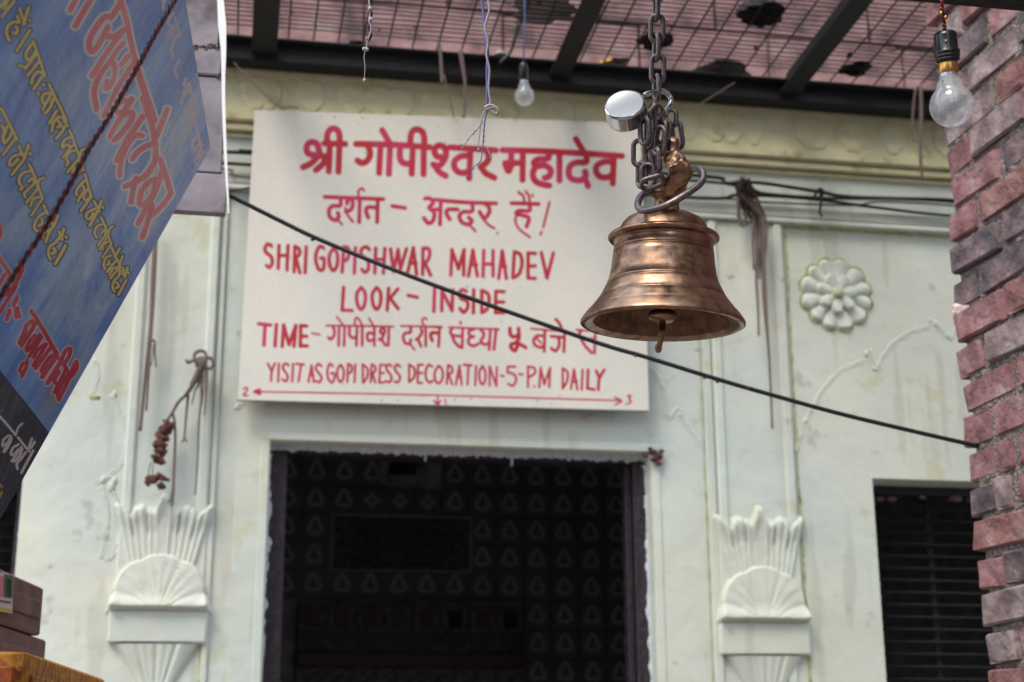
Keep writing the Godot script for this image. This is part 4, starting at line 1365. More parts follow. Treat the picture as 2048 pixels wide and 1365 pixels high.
# ---------- lamps (unlit)
func glass_bulb(t: Node3D, xf: Transform3D, r: float) -> void:
	# local: +y towards the cap, origin at the centre of the globe
	var st := mb()
	var prof := []
	for i in 22:
		var a := -PI / 2 + PI * 0.79 * i / 21.0
		prof.append(Vector2(cos(a) * r, sin(a) * r))
	prof.append(Vector2(r * 0.60, r * 0.98))
	prof.append(Vector2(r * 0.44, r * 1.28))
	prof.append(Vector2(r * 0.41, r * 1.45))
	lathe(st, prof, 48, xf)
	part("glass_globe", st, M.bulb_glass, t)
	st = mb()
	lathe(st, [Vector2(0, r * 0.15), Vector2(r * 0.07, r * 0.2), Vector2(r * 0.09, r * 0.7), Vector2(r * 0.2, r * 1.1), Vector2(r * 0.36, r * 1.44)], 20, xf)
	var stem := part("glass_stem", st, M.stem_glass, t)
	st = mb()
	for s in [-1.0, 1.0]:
		tube(st, [xf * Vector3(s * r * 0.05, r * 0.5, 0), xf * Vector3(s * r * 0.28, r * 0.02, 0)], r * 0.012, -1, 5)
	var fil := []
	for i in 40:
		var u := i / 39.0
		fil.append(xf * Vector3(lerpf(-0.28, 0.28, u) * r, r * (0.02 - 0.16 * sin(u * PI)), r * 0.02 * sin(u * 60.0)))
	tube(st, fil, r * 0.014, -1, 5)
	part("filament", st, M.filament, stem)
	st = mb()
	lathe(st, [Vector2(r * 0.42, r * 1.36), Vector2(r * 0.42, r * 1.66), Vector2(r * 0.38, r * 1.70)], 32, xf)
	part("metal_cap", st, M.bulb_cap, t)
func near_bulb() -> void:
	var t0 := 2.02
	var k := t0 / F
	var c := dp(1904, 211, t0)
	var up := dp(1890, 62, t0) - c
	var xf := Transform3D(seg_xf(c, c + up, 0.0).basis, c)
	var t := thing("hanging_bulb", "clear glass bulb in a black holder hanging beside the brick pier", "bulb", c)
	glass_bulb(t, xf, 43.5 * k)
	var st := mb()
	lathe(st, [Vector2(19.0 * k, 66 * k), Vector2(19.6 * k, 68 * k), Vector2(19.4 * k, 90 * k), Vector2(17 * k, 92 * k)], 32, xf)
	part("brass_collar", st, M.brass, t)
	st = mb()
	var hp := []
	for p in [[17, 84], [22, 88], [24.5, 90], [24.5, 94], [23.5, 95], [25.5, 97], [25.5, 101], [24.5, 102], [26, 104], [26, 109], [24, 111], [23, 112], [23, 140], [21, 146], [16, 149], [6, 150], [0, 150]]: hp.append(Vector2(p[0] * k, p[1] * k))
	lathe(st, hp, 40, xf)
	part("holder", st, M.black_bakelite, t)
	st = mb()
	ball(st, xf * Vector3(-6 * k, 126 * k, 22.5 * k), 3.0 * k, Vector3.ONE, 8)
	part("screw", st, M.brass, t)
	var top := dp(1884, -36, t0 + 0.01)
	var w := [xf * Vector3(0, 149 * k, 0), dp(1887, 40, t0), dp(1884, 15, t0), top]
	twisted(t, "flex", smooth(w, 8), 2.6 * k, 16 * k, M.red_wire, M.black_wire)
	for p in [[1883, 26], [1892, 34]]:
		st = mb()
		ball(st, dp(p[0], p[1], t0 - 0.004), 3.4 * k, Vector3(1, 1.3, 1), 8)
		part("connector", st, M.brass, t)
func far_bulb() -> void:
	var t0 := 4.35
	var k := t0 / F
	var c := dp(1049, 192, t0)
	var xf := Transform3D(seg_xf(c, dp(1046, 120, t0), 0.0).basis, c)
	var t := thing("hanging_bulb", "small clear bulb in a grey holder hanging above the painted sign", "bulb", c)
	glass_bulb(t, xf, 20.0 * k)
	var st := mb()
	lathe(st, [Vector2(9 * k, 32 * k), Vector2(10.5 * k, 36 * k), Vector2(10 * k, 58 * k), Vector2(7 * k, 66 * k), Vector2(0, 68 * k)], 24, xf)
	part("holder", st, M.black_bakelite, t)
	st = mb()
	tube(st, [dp(1047, 126, t0), dp(1049, 60, t0), dp(1050, -40, t0)], 1.4 * k, -1, 6)
	part("flex", st, M.blue_thread, t)

func twisted(t: Node3D, called: String, path: Array, r: float, pitch: float, ma: Material, mb2: Material) -> void:
	# two insulated wires wound round one another
	var fine := []
	for i in path.size() - 1:
		var a: Vector3 = path[i]
		var b: Vector3 = path[i + 1]
		var n := maxi(1, int(a.distance_to(b) / (pitch / 7.0)))
		for q in n: fine.append(a.lerp(b, float(q) / n))
	fine.append(path[-1])
	for s in 2:
		var pts := []
		var l := 0.0
		for i in fine.size():
			var a: Vector3 = fine[maxi(i - 1, 0)]
			var b: Vector3 = fine[mini(i + 1, fine.size() - 1)]
			var tt := (b - a).normalized()
			var x := tt.cross(Vector3.FORWARD).normalized()
			var y := x.cross(tt).normalized()
			if i: l += fine[i].distance_to(fine[i - 1])
			var an := l / pitch * TAU + s * PI
			pts.append(fine[i] + (x * cos(an) + y * sin(an)) * r * 0.95)
		var st := mb()
		tube(st, pts, r, -1, 7)
		part(called, st, ma if s == 0 else mb2, t)

# ---------- shop cabinets at the left
func cabinets() -> void:
	var mk := func(near: Vector2, far: Vector2, tf: float, called: String, label: String, m: Material, bottom: float, thick: float, ext: float) -> Array:
		var P := dp(far.x, far.y, tf)
		# the top edge is level: the near pixel is followed to that height
		var d := ray(near.x, near.y)
		var Q := EYE + d * ((P.y - EYE.y) / d.y)
		var dir := P - Q
		dir.y = 0.0
		var L := dir.length()
		dir = dir.normalized()
		var t := thing(called, label, "cabinet", Vector3(P.x, bottom, P.z))
		var side := dir.cross(Vector3.UP).normalized()
		var xf := Transform3D(Basis(side, Vector3.UP, -dir), Vector3(P.x, bottom, P.z))
		var H := P.y - bottom
		var st := mb(true)
		box(st, Vector3(-thick, 0, 0.0), Vector3(0.0, H, L + ext), 0.004, xf)
		part("carcass", st, m, t)
		st = mb(true)
		box(st, Vector3(0.0005, 0.03, 0.03), Vector3(0.006, H - 0.03, L + ext - 0.03), 0.002, xf)
		part("side_panel", st, m, t)
		return [t, xf, H, L, thick]
	var low: Array = mk.call(Vector2(0, 1251), Vector2(92, 1281), 3.05, "brown_cabinet", "brown wooden cabinet standing below a second one by the temple wall", M.brown_board, 0.0, 0.4, 0.4)
	var hiY := dp(92, 1281, 3.05).y
	var up: Array = mk.call(Vector2(0, 1138), Vector2(87, 1177), 3.0, "brown_cabinet", "upper brown wooden cabinet with a picture card stuck on its side", M.brown_board, hiY + 0.002, 0.36, 0.4)
	var yl: Array = mk.call(Vector2(54, 1304), Vector2(209, 1359), 2.75, "yellow_cabinet", "worn yellow and orange painted cabinet in front of the brown one", M.yellow_paint, 0.0, 0.5, 0.0)
	var st := mb(true)
	box(st, Vector3(-yl[4] + 0.02, 0.05, yl[3] + 0.001), Vector3(-0.012, yl[2] - 0.02, yl[3] + 0.016), 0.003, yl[1])
	part("door", st, M.orange_paint, yl[0])
	# picture card on the side of the upper cabinet
	var ux: Transform3D = up[1]
	var O := ux.origin + ux.basis.x * 0.008
	var N := ux.basis.x
	var a := onplane(-14, 1143, O, N)
	var b := onplane(26, 1150, O, N)
	var c := onplane(24, 1228, O, N)
	var d := onplane(-14, 1222, O, N)
	var cd := thing("picture_card", "small faded picture card stuck on the brown cabinet", "card", d)
	st = mb(true)
	quad(st, d, c, b, a)
	var bk := -N * 0.0015
	quad(st, a + bk, b + bk, c + bk, d + bk)
	part("card_sheet", st, mat("card_white", Color(0.72, 0.70, 0.68), 0.6), cd)
	var L := func(u: float, v: float, o: float) -> Vector3: return (a.lerp(b, u)).lerp(d.lerp(c, u), v) + N * o
	for q in [[0.52, 0.03, 0.97, 0.62, mat("card_green", Color(0.22, 0.33, 0.18), 0.6), 0.0006], [0.2, 0.1, 0.5, 0.62, mat("card_pink", Color(0.74, 0.42, 0.46), 0.6), 0.0006], [0.05, 0.88, 0.97, 0.98, mat("card_yellow", Color(0.70, 0.62, 0.30), 0.6), 0.0006], [0.3, 0.70, 0.9, 0.76, mat("card_purple", Color(0.33, 0.28, 0.42), 0.6), 0.0006], [0.66, 0.14, 0.86, 0.58, M.dark_thread, 0.0012]]:
		st = mb(true)
		quad(st, L.call(q[0], q[3], q[5]), L.call(q[2], q[3], q[5]), L.call(q[2], q[1], q[5]), L.call(q[0], q[1], q[5]))
		part("printed_patch", st, q[4], cd)

# ---------- cables
func cables() -> void:
	var st := mb()
	var pts := []
	for p in [[300, 316], [380, 352], [460, 392], [560, 442], [640, 480], [800, 545], [960, 604], [1195, 686], [1290, 714], [1435, 759], [1560, 795], [1700, 833], [1935, 888], [2010, 905]]: pts.append(dp(p[0], p[1], 3.16))
	tube(st, smooth(pts, 5), 0.0047, -1, 10)
	for p in [[625, 477], [1272, 709], [1410, 753], [1435, 761], [1496, 775]]:
		ball(st, dp(p[0], p[1] + 3, 3.156), 0.004, Vector3(1.3, 0.8, 1), 6)
	tag(part("black_cable", st, M.black_cable), "single black cable slung across the sign from the grey panel to the brick pier", "cable")
	var runs := [["upper black cable clipped along the cornice behind the sign", [[-250, 250], [300, 296], [455, 304], [900, 326], [1400, 352], [1450, 366], [1520, 366], [1640, 384], [1700, 394], [1890, 402], [2100, 425]], 0.007, 0.05, "black_cable"], ["lower black cable along the cornice, drooping past the fibre tuft", [[-250, 290], [300, 325], [455, 327], [900, 360], [1395, 396], [1480, 390], [1620, 398], [1750, 415], [1890, 431], [2100, 445]], 0.006, 0.042, "black_cable"], ["thin grey cable sagging along the cornice under the black ones", [[-250, 320], [300, 330], [455, 339], [500, 356], [900, 380], [1400, 395], [1520, 404], [1700, 411], [1760, 404], [1890, 410], [2100, 430]], 0.004, 0.036, "chain_steel"], ["middle black cable crossing the others along the cornice", [[-250, 300], [455, 305], [500, 303], [900, 340], [1400, 362], [1520, 386], [1640, 396], [1720, 398], [1890, 399], [2100, 420]], 0.0055, 0.062, "black_cable"]]
	for r in runs:
		pts = []
		for p in r[1]: pts.append(wz(p[0], p[1], r[3]))
		st = mb()
		tube(st, smooth(pts, 5), r[2], -1, 8)
		tag(part("wall_cable", st, M[r[4]]), r[0], "cable")
	st = mb()
	tube(st, smooth([wz(455, 382, 0.05), wz(480, 380, 0.05), wz(500, 376, 0.05), wz(560, 372, 0.03)], 4), 0.004, -1, 6)
	tag(part("wall_cable", st, M.black_cable), "short black cable end poking out beside the sign's left edge", "cable")
	# twisted red and black wire in front of the banner
	pts = []
	for p in [[372, -40, 1.66], [349, 0, 1.62], [308, 71, 1.58], [277, 129, 1.55], [221, 228, 1.5], [178, 297, 1.47], [132, 383, 1.44], [83, 466, 1.42], [40, 530, 1.4], [0, 592, 1.38], [-40, 650, 1.36]]: pts.append(dp(p[0], p[1], p[2]))
	var t := thing("twisted_wire", "twisted pair of red and black wires strung in front of the banner", "wire", pts[5])
	twisted(t, "strand", smooth(pts, 4), 0.0016, 0.021, M.red_wire, M.black_wire)

# ---------- strings, tufts, dried garlands
func strand(t: Node, called: String, list: Array, z: float, r0: float, r1: float, m: Material, by_depth := false) -> MeshInstance3D:
	var pts := []
	for p in list: pts.append(dp(p[0], p[1], z) if by_depth else wz(p[0], p[1], z))
	var st := mb()
	tube(st, smooth(pts, 4), r0, r1, 6)
	return part(called, st, m, t)
func strings_and_garlands() -> void:
	# knotted string high on the left
	var t := thing("knotted_string", "short frayed dark string with white knots dangling beside the mesh", "string", dp(735, 0, 2.25))
	strand(t, "cord", [[741, -60], [741, 0], [740, 15], [743, 30], [738, 55], [742, 72], [733, 88], [731, 100]], 2.25, 0.0020, 0.0016, M.dark_thread, true)
	strand(t, "cord", [[737, -60], [738, 0], [741, 22], [738, 40], [742, 58], [736, 80], [731, 100]], 2.247, 0.0016, 0.0012, M.pale_thread, true)
	strand(t, "cord", [[731, 98], [728, 115], [730, 135], [728, 160]], 2.25, 0.0009, 0.0006, M.pale_thread, true)
	for p in [[740, 17, 4.5], [742, 38, 4], [733, 76, 2.5], [728, 98, 4], [734, 99, 4], [729, 161, 4]]:
		var st := mb()
		ball(st, dp(p[0], p[1], 2.245), p[2] * 2.25 / F, Vector3(1, 1.1, 1), 8)
		part("knot", st, M.pale_thread, t)
	# blue and white string in front of the sign
	t = thing("tangled_string", "tangled blue and white string with a frayed knot hanging before the sign", "string", dp(972, 0, 2.2))
	strand(t, "cord", [[958, -60], [964, 0], [968, 35], [970, 60], [973, 85], [976, 105], [974, 135], [974, 170], [974, 212]], 2.2, 0.0021, 0.0018, M.blue_thread, true)
	strand(t, "cord", [[980, -60], [977, 0], [979, 18], [974, 38], [970, 56], [976, 84], [973, 110], [979, 140], [977, 175], [981, 205], [980, 215]], 2.197, 0.0019, 0.0015, M.pale_thread, true)
	for q in [[[972, 218], [963, 238], [960, 262], [956, 298]], [[976, 218], [970, 240], [968, 262], [965, 297], [961, 322], [946, 336], [932, 358]], [[966, 242], [955, 258], [938, 276], [922, 299]], [[972, 293], [978, 305], [981, 322]]]:
		strand(t, "frayed_end", q, 2.2, 0.0012, 0.0007, M.pale_thread if q.size() != 7 else M.blue_thread, true)
	for q in [[[970, 216], [978, 211], [988, 213], [996, 222], [992, 229], [985, 224], [976, 219]], [[972, 220], [982, 216], [993, 216], [997, 226]]]:
		strand(t, "knot", q, 2.197, 0.0026, 0.0018, M.pale_thread, true)
	for p in [[957, 299, 3.2], [949, 263], [947, 268], [936, 279], [924, 291], [969, 273], [968, 283], [941, 340], [938, 346], [948, 338], [980, 319], [977, 310], [967, 262]]:
		var st := mb()
		ball(st, dp(p[0], p[1], 2.197), (p[2] if p.size() > 2 else 1.6) * 2.2 / F, Vector3.ONE, 6)
		part("fibre_lump", st, M.pale_thread if p.size() > 2 else M.dark_thread, t)
	# cords that hang from the iron beam
	var z := 0.17
	for q in [["brown cord stub hooked on the iron beam above the sign", [[877, 84], [881, 110], [883, 140], [884, 168]], 0.006, 0.006], ["thin brown thread hanging from the beam to the sign's top edge", [[888, 150], [896, 185], [908, 236]], 0.003, 0.002], ["thick frayed brown cord hanging over the beam to the sign", [[921, 102], [925, 130], [930, 165], [930, 190], [928, 236]], 0.009, 0.003], ["long brown cord hanging from the beam beside the brick pier", [[1842, 170], [1843, 225], [1841, 280], [1842, 320], [1846, 362]], 0.007, 0.005], ["looped brown cord hanging short beside the long one", [[1832, 175], [1826, 230], [1826, 275], [1832, 286]], 0.004, 0.003], ["thick black cord lying over the mesh by the small bulb", [[1046, -10], [1040, 15], [1033, 50], [1030, 75], [1020, 105], [998, 128]], 0.008, 0.006], ["straight thin wire slanting from the beam to the sign's corner", [[468, 126], [505, 165], [556, 213], [580, 214], [598, 216]], 0.0022, 0.0022], ["thin wire slanting from beam down to the chain", [[1470, 165], [1430, 190], [1385, 218]], 0.002, 0.002]]:
		var o := strand(self, "hanging_rope", q[1], z, q[2], q[3], M.black_cable if q[0].contains("black") else M.brown_twine)
		tag(o, q[0], "cord")
	strand(self, "hanging_rope", [[902, -20], [1027, 10], [1031, 35], [1029, 60]], 0.3, 0.004, 0.003, M.brown_twine).set_meta("label", "frayed pale twine dangling from the mesh over the black cord")
	get_child(get_child_count() - 1).set_meta("category", "cord")
	# rope on the left pilaster
	z = 0.062
	t = thing("old_rope", "grey old rope strands hanging down the left pilaster by the banner", "rope", wz(300, 700, z))
	strand(t, "rope_strand", [[312, 440], [309, 490], [305, 560], [302, 640], [297, 690], [291, 745], [286, 800], [280, 862]], z, 0.0085, 0.005, M.brown_twine)
	strand(t, "rope_strand", [[313, 440], [311, 500], [308, 570], [303, 650], [300, 690], [296, 760], [292, 822]], z + 0.006, 0.006, 0.004, M.brown_twine)
	strand(t, "rope_strand", [[298, 690], [303, 681], [309, 685], [309, 705], [312, 735]], z + 0.008, 0.005, 0.003, M.brown_twine)
	strand(t, "rope_strand", [[306, 690], [305, 715], [301, 733]], z + 0.008, 0.0025, 0.002, M.brown_twine)
	# knot with strands and a dried garland
	z = 0.075
	t = thing("twine_tuft", "knotted brown twine with long loose ends nailed to the left pilaster", "twine", wz(400, 720, z))
	var st := mb()
	ball(st, wz(402, 727, z), 0.018, Vector3(1.1, 1.3, 0.7), 12)
	part("knot", st, M.brown_twine, t)
	for q in [[[394, 728], [388, 712], [396, 703], [408, 704], [412, 716], [408, 728]], [[408, 722], [420, 716], [426, 728], [420, 738], [410, 732]], [[398, 724], [384, 722], [376, 726], [372, 720]]]:
		strand(t, "loop", q, z + 0.006, 0.006, 0.005, M.brown_twine)
	for q in [[[398, 724], [392, 750], [388, 768]], [[406, 730], [402, 765], [402, 800], [397, 850], [395, 915], [390, 990]], [[410, 728], [412, 770], [410, 805], [408, 832]], [[404, 728], [407, 770], [403, 812]], [[400, 730], [396, 770], [390, 780], [383, 810]], [[376, 790], [372, 830], [368, 875], [362, 886]], [[368, 874], [373, 885]], [[396, 735], [386, 757], [379, 770]], [[414, 735], [413, 780], [409, 812]]]:
		strand(t, "loose_end", q, z + rng.randf_range(-0.004, 0.004), 0.0055 if q.size() > 3 else 0.0035, 0.0022, M.brown_twine)
	t = thing("dried_garland", "withered brown flower garland dangling from twine on the left pilaster", "garland", wz(325, 900, z))
	strand(t, "string", [[400, 735], [392, 760], [376, 785], [356, 805], [343, 828], [330, 846], [322, 865]], z + 0.004, 0.0065, 0.004, M.brown_twine)
	strand(t, "string", [[396, 738], [388, 762], [370, 790], [352, 808]], z + 0.008, 0.006, 0.004, M.brown_twine)
	strand(t, "string", [[344, 826], [349, 845], [350, 880], [348, 930], [346, 980], [343, 1012]], z, 0.0045, 0.0045, M.brown_twine)
	strand(t, "string", [[346, 975], [340, 1000], [334, 1006]], z, 0.003, 0.002, M.brown_twine)
	strand(t, "string", [[301, 925], [297, 945], [296, 962]], z, 0.0015, 0.0015, M.dark_thread)
	strand(t, "string", [[305, 925], [305, 955]], z, 0.0015, 0.0015, M.dark_thread)
	for p in [[333, 846, 8], [340, 853, 8], [326, 858, 9], [335, 862, 8], [321, 872, 9], [330, 878, 8], [317, 884, 9], [324, 892, 9], [311, 892, 6], [319, 903, 9], [327, 906, 7], [307, 915, 7], [315, 919, 8], [323, 924, 7], [319, 868, 7], [299, 958, 8], [307, 961, 8], [316, 953, 7], [324, 957, 6], [333, 960, 5], [321, 972, 8], [296, 965, 6]]:
		st = mb()
		var nz := noise(60.0, int(p[0] * 7 + p[1]), 2)
		var cc := wz(p[0], p[1], z + rng.randf_range(0.0, 0.012))
		var R: float = p[2] * 0.0016
		nets(st, cc - Vector3.ONE * R * 1.7, cc + Vector3.ONE * R * 1.7, R * 0.34, func(v: Vector3) -> float: return (v - cc).length() - R * (1.0 + 0.75 * nz.get_noise_3d(v.x, v.y, v.z)))
		part("withered_flower", st, M.dried_flower, t)
	# dark fibre tuft on the cornice cables with long trails
	z = 0.085
	t = thing("fibre_tuft", "dark matted tuft of fibres on the cornice cables with long trailing strands", "tuft", wz(1490, 380, z))
	for i in 70:
		var a := Vector2(1485 + rng.randfn(0, 7), 366 + rng.randfn(0, 7))
		var dn := rng.randf_range(15, 75)
		strand(t, "fibre", [[a.x, a.y], [a.x + rng.randf_range(-8, 14), a.y + dn * 0.4], [a.x + rng.randf_range(-6, 34), a.y + dn]], z + rng.randf_range(-0.02, 0.025), 0.0034, 0.0014, M.dark_thread if rng.randf() < 0.88 else M.brown_twine)
	for q in [[[1500, 380], [1515, 420], [1522, 470], [1520, 520], [1519, 558]], [[1495, 390], [1510, 440], [1514, 500], [1513, 560], [1516, 610], [1518, 672]], [[1505, 400], [1524, 440], [1528, 500], [1530, 560], [1534, 640], [1540, 740], [1545, 858]], [[1502, 400], [1518, 450], [1525, 520], [1528, 600], [1537, 700], [1543, 800]], [[1498, 395], [1508, 430], [1506, 480], [1508, 540]], [[1476, 400], [1478, 430], [1484, 452], [1496, 448]], [[1508, 400], [1526, 425], [1534, 460], [1528, 530]], [[1503, 400], [1512, 470], [1520, 540]]]:
		strand(t, "trail", q, z + rng.randf_range(-0.012, 0.006), 0.0065, 0.0035, M.brown_twine)
	t = thing("fibre_tuft", "small dark knot of fibre tied round the cornice cables", "tuft", wz(1640, 390, z))
	for q in [[[1636, 380], [1628, 395], [1620, 402]], [[1640, 382], [1643, 400], [1640, 425], [1646, 434]], [[1634, 382], [1642, 378], [1648, 386], [1642, 396]]]:
		strand(t, "fibre", q, z - 0.015, 0.006, 0.003, M.dark_thread)
	# dark clot at the door corner
	t = thing("fibre_tuft", "dried dark clot of leaves on the nail at the door corner", "tuft", wz(1315, 912, 0.02))
	for i in 14:
		st = mb()
		var cc := wz(1314 + rng.randfn(0, 7), 912 + rng.randfn(0, 8), 0.02)
		ball(st, cc, rng.randf_range(0.006, 0.013), Vector3(1.2, rng.randf_range(0.5, 1.2), 0.7), 7)
		part("dry_leaf", st, M.dark_thread if i % 2 else M.dried_flower, t)

